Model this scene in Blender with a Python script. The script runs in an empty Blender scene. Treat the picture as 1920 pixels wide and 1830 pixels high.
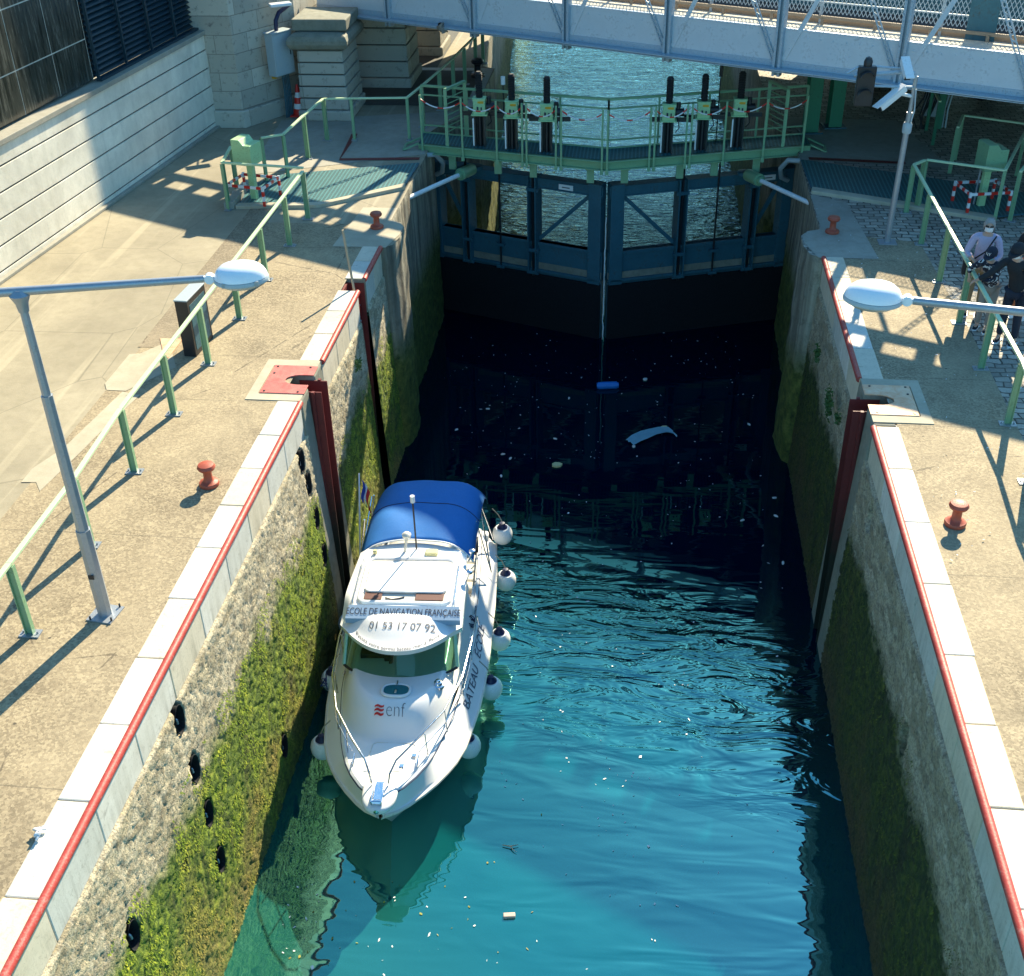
import bpy, bmesh, math, random
from mathutils import Vector, Matrix, noise
random.seed(7)
S = bpy.context.scene
COL = S.collection
R = math.radians
WL = -4.33                                    # water level below the quay

# ------------------------------------------------------------------ camera
H, CX, YAW, PITCH, ROLL, F = 8.238, 0.711, 0.117, 0.584, -0.022, 2212.4
_fw = Vector((-math.sin(YAW)*math.cos(PITCH), math.cos(YAW)*math.cos(PITCH), -math.sin(PITCH)))
_r0 = Vector((math.cos(YAW), math.sin(YAW), 0)); _u0 = _r0.cross(_fw)
_r = math.cos(ROLL)*_r0 + math.sin(ROLL)*_u0
_u = -math.sin(ROLL)*_r0 + math.cos(ROLL)*_u0
CAM = Vector((CX, 0, H))
cd = bpy.data.cameras.new('camera'); cam = bpy.data.objects.new('camera', cd); COL.objects.link(cam)
cam.matrix_world = Matrix(((_r.x, _u.x, -_fw.x, CAM.x), (_r.y, _u.y, -_fw.y, CAM.y), (_r.z, _u.z, -_fw.z, CAM.z), (0, 0, 0, 1)))
cd.sensor_width = 36; cd.lens = F/1920*36; cd.clip_start = .1; cd.clip_end = 1500
S.camera = cam
S.render.resolution_x = 1024; S.render.resolution_y = 976

def at(px, py, z=0.0):
    "real-world point at height z, read off the photograph's survey"
    d = _fw + (px-960)/F*_r - (py-915)/F*_u
    return CAM + d*((z-CAM.z)/d.z)

# ------------------------------------------------------------------ light
SUN_EL, SUN_DIR = 34.0, (0.30, 0.954)        # towards the sun, on the ground
w = bpy.data.worlds.new('World'); S.world = w; w.use_nodes = True
nt = w.node_tree; bg = nt.nodes['Background']
sky = nt.nodes.new('ShaderNodeTexSky'); sky.sky_type = 'NISHITA'; sky.sun_disc = False
sky.sun_elevation = R(SUN_EL); sky.sun_rotation = math.atan2(SUN_DIR[0], SUN_DIR[1])
sky.altitude = 50; sky.ozone_density = 2.2; sky.dust_density = .6
tint = nt.nodes.new('ShaderNodeMix'); tint.data_type = 'RGBA'; tint.blend_type = 'MULTIPLY'; tint.inputs[0].default_value = 1
tint.inputs[7].default_value = (.50, .95, 1.10, 1)
nt.links.new(sky.outputs[0], tint.inputs[6]); nt.links.new(tint.outputs[2], bg.inputs[0]); bg.inputs[1].default_value = 0.105
sl = bpy.data.lights.new('sun', 'SUN'); sl.energy = 5.0; sl.angle = R(.5); sl.color = (1, .87, .62)
so = bpy.data.objects.new('sun', sl); COL.objects.link(so)
dv = Vector((SUN_DIR[0]*math.cos(R(SUN_EL)), SUN_DIR[1]*math.cos(R(SUN_EL)), math.sin(R(SUN_EL))))
so.rotation_euler = dv.to_track_quat('Z', 'Y').to_euler(); so.location = (10, 30, 30)
S.view_settings.view_transform = 'Standard'; S.view_settings.look = 'None'
S.view_settings.exposure = 1.36; S.view_settings.gamma = 1
S.render.engine = 'CYCLES'

# ------------------------------------------------------------------ materials
def rgb(c): return (c[0], c[1], c[2], 1)
def lin(h):
    o = []
    for i in (0, 2, 4):
        v = int(h[i:i+2], 16)/255
        o.append(v/12.92 if v <= .04045 else ((v+.055)/1.055)**2.4)
    return tuple(o)
class NT:
    def __init__(s, name):
        s.m = bpy.data.materials.new(name); s.m.use_nodes = True
        s.t = s.m.node_tree; s.n = s.t.nodes; s.b = s.n['Principled BSDF']; s.out = s.n['Material Output']
        s.tc = s.n.new('ShaderNodeTexCoord'); s.obj = s.tc.outputs['Object']
    def l(s, a, b): s.t.links.new(a, b)
    def map(s, scale=(1, 1, 1), rot=(0, 0, 0), loc=(0, 0, 0), src=None):
        k = s.n.new('ShaderNodeMapping'); k.inputs['Scale'].default_value = scale
        k.inputs['Rotation'].default_value = rot; k.inputs['Location'].default_value = loc
        s.l(src or s.obj, k.inputs['Vector']); return k.outputs[0]
    def noise(s, scale, detail=4, rough=.55, src=None, dist=0):
        k = s.n.new('ShaderNodeTexNoise'); k.inputs['Scale'].default_value = scale; k.inputs['Detail'].default_value = detail
        k.inputs['Roughness'].default_value = rough; k.inputs['Distortion'].default_value = dist
        s.l(src or s.obj, k.inputs['Vector']); return k.outputs[0]
    def vor(s, scale, src=None, feat='F1', out=0):
        k = s.n.new('ShaderNodeTexVoronoi'); k.feature = feat; k.inputs['Scale'].default_value = scale
        s.l(src or s.obj, k.inputs['Vector']); return k.outputs[out]
    def ramp(s, src, stops, interp='LINEAR'):
        k = s.n.new('ShaderNodeValToRGB'); e = k.color_ramp.elements; k.color_ramp.interpolation = interp
        while len(e) < len(stops): e.new(.5)
        for i, (p, c) in enumerate(stops): e[i].position = p; e[i].color = rgb(c) if len(c) == 3 else c
        s.l(src, k.inputs[0]); return k.outputs[0]
    def mix(s, f, a, b, typ='MIX'):
        k = s.n.new('ShaderNodeMix'); k.data_type = 'RGBA'; k.blend_type = typ
        for v, i in ((f, 0), (a, 6), (b, 7)):
            if isinstance(v, (int, float)): k.inputs[i].default_value = v
            elif isinstance(v, tuple): k.inputs[i].default_value = rgb(v)
            else: s.l(v, k.inputs[i])
        return k.outputs[2]
    def math(s, op, a, b=0.0, c=0.0, clamp=False):
        k = s.n.new('ShaderNodeMath'); k.operation = op; k.use_clamp = clamp
        for v, i in ((a, 0), (b, 1), (c, 2)):
            if isinstance(v, (int, float)): k.inputs[i].default_value = v
            else: s.l(v, k.inputs[i])
        return k.outputs[0]
    def sep(s, src=None):
        k = s.n.new('ShaderNodeSeparateXYZ'); s.l(src or s.obj, k.inputs[0]); return k.outputs
    def range(s, v, a, b, c=0.0, d=1.0):
        k = s.n.new('ShaderNodeMapRange'); s.l(v, k.inputs[0])
        for i, x in enumerate((a, b, c, d)): k.inputs[i+1].default_value = x
        return k.outputs[0]
    def bump(s, h, strength=.3, dist=.02, prev=None):
        k = s.n.new('ShaderNodeBump'); k.inputs['Strength'].default_value = strength; k.inputs['Distance'].default_value = dist
        s.l(h, k.inputs['Height'])
        if prev: s.l(prev, k.inputs['Normal'])
        return k.outputs[0]
    def done(s, color=None, rough=.6, metal=0, normal=None, spec=None):
        for v, i in ((color, 'Base Color'), (rough, 'Roughness'), (metal, 'Metallic')):
            if v is None: continue
            if isinstance(v, tuple): s.b.inputs[i].default_value = rgb(v)
            elif isinstance(v, (int, float)): s.b.inputs[i].default_value = v
            else: s.l(v, s.b.inputs[i])
        if spec is not None: s.b.inputs['Specular IOR Level'].default_value = spec
        if normal: s.l(normal, s.b.inputs['Normal'])
        return s.m

M = {}
def paint(name, c, rough=.4, var=.25, dirt=(.06, .05, .04), dirtamt=.25, metal=0, scale=6, bump=.08):
    k = NT(name)
    n = k.noise(scale, 5, .6); n2 = k.noise(scale*6, 4, .6)
    lo = tuple(x*(1-var) for x in c); hi = tuple(min(1, x*(1+var)) for x in c)
    col = k.mix(n, lo, hi)
    d = k.range(k.math('MULTIPLY', n, n2), .28, .42)
    col = k.mix(k.math('MULTIPLY', d, dirtamt), col, dirt)
    M[name] = k.done(col, k.range(n2, .2, .8, max(rough-.1, .05), rough+.15), metal, k.bump(n2, bump, .01))
    return M[name]

paint('green_paint', lin('7aa07a'), .35, .15, (.05, .09, .04), .35)
paint('green_pale', lin('a0c792'), .5, .15, (.08, .09, .05), .4)
paint('rail_top', lin('b9d0a6'), .45, .12, (.2, .3, .15), .4, scale=10)
paint('green_deep', lin('2f7656'), .45, .2, (.03, .04, .03), .4)
paint('gate_blue', lin('2c5c6a'), .5, .35, (.05, .04, .025), .6, bump=.3, scale=3)
paint('black_paint', (.012, .014, .018), .4, .3, (.08, .07, .05), .15)
paint('dark_rubber', (.01, .01, .011), .7, .3)
paint('galv', (.34, .37, .40), .42, .22, (.16, .13, .10), .35, metal=.55, scale=9)
paint('lamp_white', (.78, .80, .82), .22, .04, (.3, .3, .3), .15, scale=3)
paint('red_paint', lin('a83a32'), .5, .22, (.36, .22, .18), .6, scale=9, bump=.3)
paint('red_rust', lin('a34a34'), .5, .18, (.10, .03, .02), .5, scale=10, bump=.25)
paint('dark_red', lin('6a1218'), .45, .25, (.03, .01, .01), .4)
k = NT('groove_red'); n = k.noise(7, 5, .7); z = k.math('ADD', k.sep()[2], k.math('MULTIPLY', n, .8))
M['groove_red'] = k.done(k.mix(k.range(z, -1.0, -2.3), k.mix(n, lin('58161a'), lin('7a2a26')), (.012, .012, .006)), .6, 0, k.bump(n, .3, .01))
paint('red_plastic', lin('d8281c'), .35, .1)
paint('white_plastic', (.75, .75, .74), .35, .08, (.3, .28, .25), .3)
paint('white_gel', (.76, .76, .75), .16, .02, (.5, .5, .48), .04, scale=2, bump=.01)
paint('cream_gel', (.66, .63, .55), .3, .04, (.4, .38, .32), .1, scale=2)
paint('bimini_blue', (.010, .15, .46), .75, .12, (.02, .08, .25), .1, bump=.1)
paint('navy', (.008, .012, .06), .45, .15)
paint('ink', (.012, .016, .04), .5, .1)
paint('grey_ink', (.12, .12, .13), .5, .1)
paint('strake_ink', (.05, .07, .14), .5, .1)
paint('chrome', (.75, .76, .78), .14, .04, metal=1)
paint('brown_vinyl', (.10, .03, .02), .5, .2)
paint('fender_white', (.80, .80, .77), .35, .08, (.35, .33, .28), .3, scale=8)
paint('cabinet_grey', (.36, .42, .44), .45, .06, (.2, .2, .2), .2)
paint('bridge_steel', lin('c0c8ce'), .38, .12, (.14, .13, .12), .35, metal=.15, scale=3)
paint('bridge_edge', lin('a2b1bc'), .38, .2, (.10, .09, .08), .5, metal=.2, scale=8)
paint('kerb_brown', (.30, .22, .15), .7, .3)
paint('yellow_steel', lin('d09a20'), .45, .15, (.1, .05, .02), .3)
paint('rope', (.30, .27, .2), .8, .2)
paint('skin', (.52, .30, .21), .5, .05, (.4, .2, .14), .1)
paint('hair_grey', (.30, .28, .26), .7, .35, scale=30)
paint('hair_dark', (.02, .014, .01), .6, .3, scale=30)
paint('lilac_cloth', (.42, .38, .52), .8, .08, bump=.1)
paint('black_cloth', (.012, .015, .02), .8, .2, bump=.15)
paint('navy_cloth', (.012, .018, .035), .8, .2, bump=.15)
paint('khaki_cloth', (.22, .17, .10), .8, .15, bump=.15)
paint('grey_cloth', (.25, .22, .19), .8, .15, bump=.15)
paint('rust_cloth', (.42, .13, .05), .8, .15, bump=.15)
paint('mask_white', (.72, .74, .76), .7, .04)
paint('mask_blue', (.25, .50, .60), .7, .04)
paint('flag_blue', (.01, .04, .25), .7, .05)
paint('flag_red', (.6, .02, .02), .7, .05)
paint('flag_white', (.75, .75, .75), .7, .02)
paint('bottle_blue', (.01, .17, .55), .3, .1)
paint('foam_yellow', (.62, .58, .30), .8, .15)
paint('brick_pale', (.55, .42, .36), .8, .15, scale=20)
paint('tyre', (.012, .012, .013), .8, .2)
paint('car_paint', (.03, .04, .05), .25, .1)
paint('wood_drift', (.42, .33, .22), .8, .2, scale=20)
paint('leafy', (.05, .11, .02), .7, .4, scale=20)
paint('chain_white', (.7, .7, .7), .5, .1)

def aggregate(name, c1, c2, c3):
    k = NT(name)
    v = k.vor(40, out=1); bw = k.sep(v)[0]
    fine = k.noise(120, 2, .7); mid = k.noise(2.2, 5, .6); big = k.noise(.45, 4, .55)
    col = k.ramp(bw, [(0, c1), (.35, c2), (.75, c3), (1, tuple(min(1, x*1.35) for x in c3))])
    col = k.mix(.55, col, k.mix(fine, tuple(x*.55 for x in c2), tuple(x*1.3 for x in c3)))
    col = k.mix(k.range(mid, .35, .7, 0, .45), col, tuple(x*.62 for x in c2))
    col = k.mix(k.range(big, .42, .66, 0, .5), col, tuple(x*1.1 for x in c3))
    st = k.noise(1.3, 6, .7, src=k.map((1, .5, 1), loc=(7, 3, 0)), dist=.6)
    col = k.mix(k.range(st, .56, .72, 0, .4), col, (.10, .08, .05))
    sp = k.vor(1.6, k.map((1, 1, 1), loc=(2, 5, 0))); col = k.mix(k.range(sp, .035, .02, 0, .8), col, (.03, .028, .025))
    ce = k.vor(.42, k.map((1, .8, 1), loc=(1, 2, 0)), 'DISTANCE_TO_EDGE'); cm = k.range(k.noise(.7, 3), .52, .56)
    ce2 = k.math('ADD', ce, k.math('MULTIPLY', k.math('SUBTRACT', k.noise(6, 4), .5), .03))
    col = k.mix(k.math('MULTIPLY', k.range(k.math('ABSOLUTE', ce2), .005, .001), k.math('MULTIPLY', cm, .6)), col, (.04, .03, .02))
    # expansion joints that run across the walk
    x, y, z = k.sep()[0], k.sep()[1], k.sep()[2]
    j = None
    for yy in JOINTS:
        d = k.math('LESS_THAN', k.math('ABSOLUTE', k.math('SUBTRACT', k.math('ADD', y, k.math('MULTIPLY', k.noise(9), .012)), yy)), .008)
        j = d if j is None else k.math('MAXIMUM', j, d)
    col = k.mix(k.math('MULTIPLY', j, .4), col, (.05, .045, .035))
    M[name] = k.done(col, .85, 0, k.bump(bw, .5, .006, k.bump(fine, .35, .004)))
JOINTS = (3.2, 7.05, 11.0, 14.33, 15.72, 19.0, 20.1)
aggregate('aggregate', (.045, .033, .019), (.19, .143, .085), (.40, .325, .205))
aggregate('aggregate_dark', (.05, .037, .022), (.16, .125, .08), (.30, .245, .165))

def concrete(name, c, stains=.5, scale=1.0, tracks=False, streak=False):
    k = NT(name)
    a = k.noise(.6*scale, 6, .65, dist=.4); b = k.noise(5*scale, 6, .7); f = k.noise(70, 3, .7)
    col = k.mix(k.range(a, .3, .7), tuple(x*.72 for x in c), tuple(min(1, x*1.15) for x in c))
    col = k.mix(k.range(b, .45, .75, 0, stains), col, tuple(x*.5 for x in (c[0], c[1]*1.03, c[2]*.85)))
    col = k.mix(k.range(f, .3, .7, .0, .35), col, tuple(x*.65 for x in c))
    if streak:
        s = k.noise(2.2, 5, .65, src=k.map((1.7, 1.7, .22)))
        col = k.mix(k.range(s, .47, .75, 0, .38), col, tuple(x*.5 for x in c))
    if tracks:
        for rot, off in ((.30, 0), (.55, 3)):
            s = k.noise(1.6, 3, .5, src=k.map((1.8, .06, 1), (0, 0, -rot), (off, off, 0)), dist=.3)
            col = k.mix(k.range(s, .60, .66, 0, .4), col, tuple(min(1, x*1.4) for x in c))
        cr = k.vor(.5, k.map((1, .7, 1)), 'DISTANCE_TO_EDGE')
        col = k.mix(k.range(cr, 0, .006, .5, 0), col, (.10, .09, .06))
    M[name] = k.done(col, .82, 0, k.bump(f, .3, .005, k.bump(b, .25, .02)))
concrete('yard_concrete', (.34, .295, .205), .45, tracks=True)
concrete('concrete', (.36, .34, .28), .5)
concrete('patch_concrete', (.47, .42, .31), .4)
concrete('wet_concrete', (.26, .255, .20), .85, 1.4, streak=True)
concrete('board_concrete', (.86, .80, .66), .3, 1, streak=True)
concrete('shade_paving', (.085, .085, .075), .6)  # concrete darkened to paint shade under the bridge
concrete('dark_stone', (.10, .095, .08), .5)

def coping(nm='coping_stone', tn=(1, 1, 1)):
    k = NT(nm)
    v = k.vor(22, out=0); n = k.noise(4, 6, .7); n2 = k.noise(28, 4, .7, dist=1.2)
    col = k.mix(k.range(n, .3, .75), (.74, .71, .64), (.60, .57, .50))
    col = k.mix(k.range(n2, .56, .64, 0, .6), col, (.40, .37, .31))
    s = k.noise(3, 5, .65, src=k.map((3, 3, .2)))
    z = k.sep()[2]
    f = k.math('MULTIPLY', k.range(s, .48, .68, 0, .6), k.range(z, -.10, -.5))
    col = k.mix(f, col, (.24, .23, .19))
    big = k.noise(.9, 4, .6, src=k.map((1, 1, 1), loc=(4, 0, 0))); col = k.mix(k.range(big, .4, .7, 0, .5), col, (.52, .48, .38))
    dk = k.noise(7, 6, .75, dist=.8); col = k.mix(k.range(dk, .58, .72, 0, .6), col, (.20, .18, .14))
    if tn != (1, 1, 1): col = k.mix(1.0, col, tn, 'MULTIPLY')
    M[nm] = k.done(col, .7, 0, k.bump(n2, .25, .006))
coping(); coping('coping_stone_warm', (.93, .86, .74)); coping('coping_stone_grey', (.84, .86, .86))

def ashlar(name, c, bw, bh, yoff=0):
    k = NT(name)
    # wrap x+y so that both wall faces carry courses
    x, y, z = k.sep(); cb = k.n.new('ShaderNodeCombineXYZ')
    k.l(k.math('ADD', x, k.math('MULTIPLY', y, .9)), cb.inputs[0]); k.l(k.math('ADD', z, yoff), cb.inputs[1])
    def br(sc, mo=.008):
        b = k.n.new('ShaderNodeTexBrick'); b.inputs['Scale'].default_value = sc; b.inputs['Brick Width'].default_value = bw
        b.inputs['Row Height'].default_value = bh; b.inputs['Mortar Size'].default_value = mo; b.inputs['Bias'].default_value = 0
        b.inputs['Color1'].default_value = rgb(tuple(q*.66 for q in c)); b.inputs['Color2'].default_value = rgb(tuple(min(1, q*1.2) for q in c))
        b.inputs['Mortar'].default_value = rgb(tuple(q*.28 for q in c)); b.squash = 1.7; b.squash_frequency = 3
        k.l(cb.outputs[0], b.inputs['Vector']); return b
    b = br(1); n = k.noise(7, 6, .7); n2 = k.noise(1.2, 4); f = k.noise(45, 4, .7)
    col = k.mix(.35, b.outputs['Color'], k.mix(n2, tuple(q*.6 for q in c), c))
    col = k.mix(k.range(n, .55, .72, 0, .75), col, (.09, .085, .075))
    h = k.math('SUBTRACT', k.math('MULTIPLY', f, .5), k.math('MULTIPLY', b.outputs['Fac'], 1.2))
    M[name] = k.done(col, .85, 0, k.bump(h, .6, .02))
ashlar('tower_stone', (.52, .48, .39), 1.0, .42)
ashlar('pier_stone', (.46, .43, .36), 3.0, 9.0)

def cobbles():
    k = NT('cobbles')
    v = k.map((1, 1, 1)); wob = k.noise(3, 3)
    vm = k.n.new('ShaderNodeVectorMath'); vm.operation = 'MULTIPLY_ADD'
    k2 = k.n.new('ShaderNodeTexNoise'); k2.inputs['Scale'].default_value = 3; k.l(v, k2.inputs['Vector'])
    k.l(k2.outputs['Color'], vm.inputs[0]); vm.inputs[1].default_value = (.17, .15, .1); k.l(v, vm.inputs[2])
    b = k.n.new('ShaderNodeTexBrick'); b.inputs['Scale'].default_value = 1; b.inputs['Brick Width'].default_value = .24; b.inputs['Row Height'].default_value = .15
    b.inputs['Mortar Size'].default_value = .016; b.inputs['Mortar Smooth'].default_value = .5; b.inputs['Color1'].default_value = (.24, .21, .17, 1); b.inputs['Color2'].default_value = (.52, .47, .38, 1)
    b.inputs['Mortar'].default_value = (.06, .055, .04, 1); k.l(vm.outputs[0], b.inputs['Vector'])
    n = k.noise(30, 4, .7); big = k.noise(.8, 4)
    col = k.mix(k.range(n, .4, .7, 0, .5), b.outputs['Color'], (.12, .11, .09))
    col = k.mix(k.range(big, .4, .7, 0, .4), col, (.30, .27, .21))
    h = k.math('SUBTRACT', k.math('MULTIPLY', n, .3), b.outputs['Fac'])
    M['cobbles'] = k.done(col, .75, 0, k.bump(h, .9, .02))
cobbles()

def lockwall(name, drk=1.0, brown=0.0, moss_shade=1):
    k = NT(name)
    x, y, z = k.sep()
    n1 = k.noise(1.1, 5, .6); n3 = k.noise(9, 5, .7); n4 = k.noise(30, 4, .75)
    cell = k.vor(3.6, k.map((1, 1.0, 1.9)), 'F1', 1); cb = k.sep(cell)[0]
    edge = k.vor(3.6, k.map((1, 1.0, 1.9)), 'DISTANCE_TO_EDGE')
    stone = k.ramp(cb, [(0, (.36, .30, .19)), (.5, (.54, .46, .30)), (1, (.66, .57, .40))])
    stone = k.mix(k.range(edge, .02, .10, .6, 0), stone, (.42, .38, .29))
    stone = k.mix(k.range(n3, .52, .66, 0, .75), stone, (.13, .11, .075))
    stone = k.mix(k.range(n4, .47, .62, 0, .7), stone, (.15, .125, .08))
    green = k.ramp(n3, [(.28, (.016, .036, .004)), (.46, (.07, .12, .010)), (.60, (.20, .26, .02)), (.78, (.36, .36, .05))])
    brownc = k.ramp(n4, [(.3, (.06, .045, .012)), (.5, (.22, .16, .045)), (.75, (.45, .33, .13))])
    patch = k.math('ADD', k.range(z, -2.6, -4.1, -.25+brown, .55+brown), k.range(n1, .38, .66, -.35, .45), clamp=True)
    moss = k.mix(patch, green, brownc)
    stk = k.noise(2.4, 5, .7, src=k.map((1.2, 1.2, .45), (.5, 0, 0)), dist=.5)
    moss = k.mix(k.range(stk, .50, .66, 0, .7), moss, (.045, .040, .016))
    if moss_shade != 1: moss = k.mix(1.0, moss, (moss_shade, moss_shade, moss_shade), 'MULTIPLY')
    zz = k.math('ADD', z, k.math('MULTIPLY', k.math('SUBTRACT', n1, .5), 1.3))
    zz = k.math('ADD', zz, k.math('MULTIPLY', k.math('SUBTRACT', n3, .5), .55))
    col = k.mix(k.range(zz, -1.55, -1.85), stone, moss)
    fr = k.range(k.math('ADD', z, k.math('MULTIPLY', n4, .12)), -4.24, -4.31)
    col = k.mix(fr, col, (.02, .018, .01))
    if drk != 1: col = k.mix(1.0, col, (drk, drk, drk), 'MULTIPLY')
    M[name] = k.done(col, .85, 0, k.bump(n4, .8, .03, k.bump(n3, .6, .05)))
lockwall('lock_rubble')
lockwall('lock_rubble_right', .9, .15, .38)  # right wall coloured darker to carry its shade, moss most of all

def gritty_recess():
    k = NT('chamber_wall')
    s = k.noise(1.6, 5, .6, src=k.map((3.2, 3.2, .12))); n = k.noise(6, 5, .7); z = k.sep()[2]
    col = k.ramp(s, [(.3, (.05, .045, .035)), (.5, (.20, .185, .14)), (.7, (.38, .35, .27))])
    col = k.mix(k.range(n, .5, .7, 0, .6), col, (.08, .075, .05))
    zz = k.math('ADD', z, k.math('MULTIPLY', k.math('SUBTRACT', n, .5), 1.2))
    col = k.mix(k.range(zz, -1.7, -2.4), col, k.ramp(n, [(.3, (.02, .03, .006)), (.55, (.10, .12, .02)), (.75, (.22, .2, .05))]))
    M['chamber_wall'] = k.done(col, .8, 0, k.bump(n, .6, .03))
gritty_recess()

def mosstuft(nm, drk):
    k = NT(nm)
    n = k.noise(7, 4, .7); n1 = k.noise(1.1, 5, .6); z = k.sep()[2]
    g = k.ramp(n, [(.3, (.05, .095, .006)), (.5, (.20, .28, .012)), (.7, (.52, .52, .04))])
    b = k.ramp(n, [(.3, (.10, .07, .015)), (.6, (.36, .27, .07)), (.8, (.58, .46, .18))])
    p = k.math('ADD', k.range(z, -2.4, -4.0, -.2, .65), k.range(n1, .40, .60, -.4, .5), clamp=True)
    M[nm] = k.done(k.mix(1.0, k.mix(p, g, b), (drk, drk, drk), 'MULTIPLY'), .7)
mosstuft('moss_leaf', 1.0); mosstuft('moss_leaf_shaded', .38)  # second copy darkened to paint the right wall's shade

def water():
    k = NT('water')
    x, y, z = k.sep()
    base = k.noise(.35, 4, .6)
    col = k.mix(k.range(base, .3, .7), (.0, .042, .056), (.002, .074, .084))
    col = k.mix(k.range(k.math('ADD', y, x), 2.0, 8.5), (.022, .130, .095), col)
    col = k.mix(k.range(y, 35, 43), col, (.05, .42, .48))  # river's bright sky reflection painted into its body colour
    col = k.mix(k.range(k.math('MULTIPLY_ADD', x, .32, y), 11.3, 14.0), col, (.0, .002, .016))  # body faded to navy, painting the bridge's shade on the upper lock
    dif = k.n.new('ShaderNodeBsdfDiffuse'); k.l(col, dif.inputs['Color'])
    gl = k.n.new('ShaderNodeBsdfGlossy'); gl.inputs['Roughness'].default_value = .015; pass
    # broad swell, small ripples; ruffled in the river and where the draught crosses the chamber
    a = k.noise(1.0, 3, .5, src=k.map((.8, 2.3, 1), (0, 0, -.25)), dist=1.1)
    b = k.noise(1.0, 3, .55, src=k.map((2.2, 6.5, 1), (0, 0, -.12)), dist=1.0)
    c2 = k.noise(1.0, 2, .5, src=k.map((.55, 2.2, 1), (0, 0, .35)), dist=.5)
    riv = k.range(y, 26, 28)
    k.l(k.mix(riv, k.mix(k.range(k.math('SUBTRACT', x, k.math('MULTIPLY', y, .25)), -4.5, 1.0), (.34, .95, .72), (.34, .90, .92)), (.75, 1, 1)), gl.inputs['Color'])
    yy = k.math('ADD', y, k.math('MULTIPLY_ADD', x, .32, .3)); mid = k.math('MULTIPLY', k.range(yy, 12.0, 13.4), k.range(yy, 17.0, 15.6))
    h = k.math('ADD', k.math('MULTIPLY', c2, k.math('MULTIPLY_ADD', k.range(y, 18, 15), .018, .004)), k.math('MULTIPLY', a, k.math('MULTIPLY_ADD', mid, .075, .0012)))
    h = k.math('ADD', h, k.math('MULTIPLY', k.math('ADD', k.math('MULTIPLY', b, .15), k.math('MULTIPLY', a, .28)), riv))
    bp = k.n.new('ShaderNodeBump'); bp.inputs['Strength'].default_value = 1; bp.inputs['Distance'].default_value = 1.0
    k.l(h, bp.inputs['Height']); k.l(bp.outputs[0], gl.inputs['Normal']); 
    fr = k.n.new('ShaderNodeFresnel'); fr.inputs['IOR'].default_value = 1.45; k.l(bp.outputs[0], fr.inputs['Normal'])
    fac = k.math('ADD', k.math('ADD', k.math('MULTIPLY', fr.outputs[0], .9), k.range(k.math('MULTIPLY_ADD', x, .32, y), 14.4, 17.2, .25, .02)), k.math('MULTIPLY', k.range(y, 31, 42), .55), clamp=True)  # mirror cut in the upper lock to darken it, raised over the river
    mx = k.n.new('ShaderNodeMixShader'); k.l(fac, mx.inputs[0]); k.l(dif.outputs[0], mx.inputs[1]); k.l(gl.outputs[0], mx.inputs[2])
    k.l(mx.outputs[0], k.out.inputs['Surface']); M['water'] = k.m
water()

def gratingmat():
    k = NT('grating'); x, y, z = k.sep()
    s = k.math('SINE', k.math('MULTIPLY', k.math('ADD', y, k.math('MULTIPLY', x, .35)), 2*math.pi/.04))
    s2 = k.math('SINE', k.math('MULTIPLY', x, 2*math.pi/.08))
    g = k.math('GREATER_THAN', k.math('MAXIMUM', s, k.math('SUBTRACT', s2, .35)), .05)
    n = k.noise(3, 4)
    col = k.mix(g, (.008, .02, .02), k.mix(n, (.04, .17, .19), (.07, .22, .22)))
    M['grating'] = k.done(col, .5, .2, k.bump(g, .6, .01))
gratingmat()

def redplate(name, c1, c2):
    k = NT(name); x, y, z = k.sep()
    a = k.math('SINE', k.math('MULTIPLY', k.math('ADD', x, y), 220)); b = k.math('SINE', k.math('MULTIPLY', k.math('SUBTRACT', x, y), 220))
    n = k.noise(6, 5, .7, dist=1)
    M[name] = k.done(k.mix(k.range(n, .35, .65), c1, c2), .5, .1, k.bump(k.math('MAXIMUM', a, b), .35, .004))
redplate('plate_red', (.44, .085, .075), (.55, .17, .14))
redplate('plate_faded', (.66, .33, .18), (.72, .50, .33))

def glassmat():
    k = NT('cabin_glass')
    tr = k.n.new('ShaderNodeBsdfTransparent'); tr.inputs['Color'].default_value = (.42, .66, .54, 1)
    gl = k.n.new('ShaderNodeBsdfGlossy'); gl.inputs['Roughness'].default_value = .03; gl.inputs['Color'].default_value = (.8, 1, .95, 1)
    fr = k.n.new('ShaderNodeFresnel'); fr.inputs['IOR'].default_value = 1.5
    mx = k.n.new('ShaderNodeMixShader'); k.l(k.math('MULTIPLY', fr.outputs[0], .6), mx.inputs[0]); k.l(tr.outputs[0], mx.inputs[1]); k.l(gl.outputs[0], mx.inputs[2])
    k.l(mx.outputs[0], k.out.inputs['Surface']); M['cabin_glass'] = k.m
glassmat()

def panelmat():
    k = NT('dark_panel')
    s = k.noise(3, 5, .65, src=k.map((5, 5, .5))); n = k.noise(1.2, 4)
    col = k.ramp(s, [(.3, (.012, .014, .012)), (.55, (.05, .052, .042)), (.75, (.12, .12, .095))])
    M['dark_panel'] = k.done(col, k.range(s, .3, .7, .08, .35), 0, None, .6)
panelmat()
paint('louvre', lin('16333f'), .4, .15, (.01, .01, .01), .3)
paint('joint_white', (.6, .58, .5), .6)
def deckmat():
    k = NT('asphalt_deck'); n = k.noise(60, 3, .7); b = k.noise(1, 4)
    M['asphalt_deck'] = k.done(k.mix(n, (.03, .03, .032), (.075, .073, .07)), .9, 0, k.bump(n, .4, .01))
    k = NT('pale_ballast'); n = k.noise(40, 4, .8)
    M['pale_ballast'] = k.done(k.mix(n, (.42, .38, .30), (.72, .68, .58)), .9, 0, k.bump(n, .8, .02))
deckmat()
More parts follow.
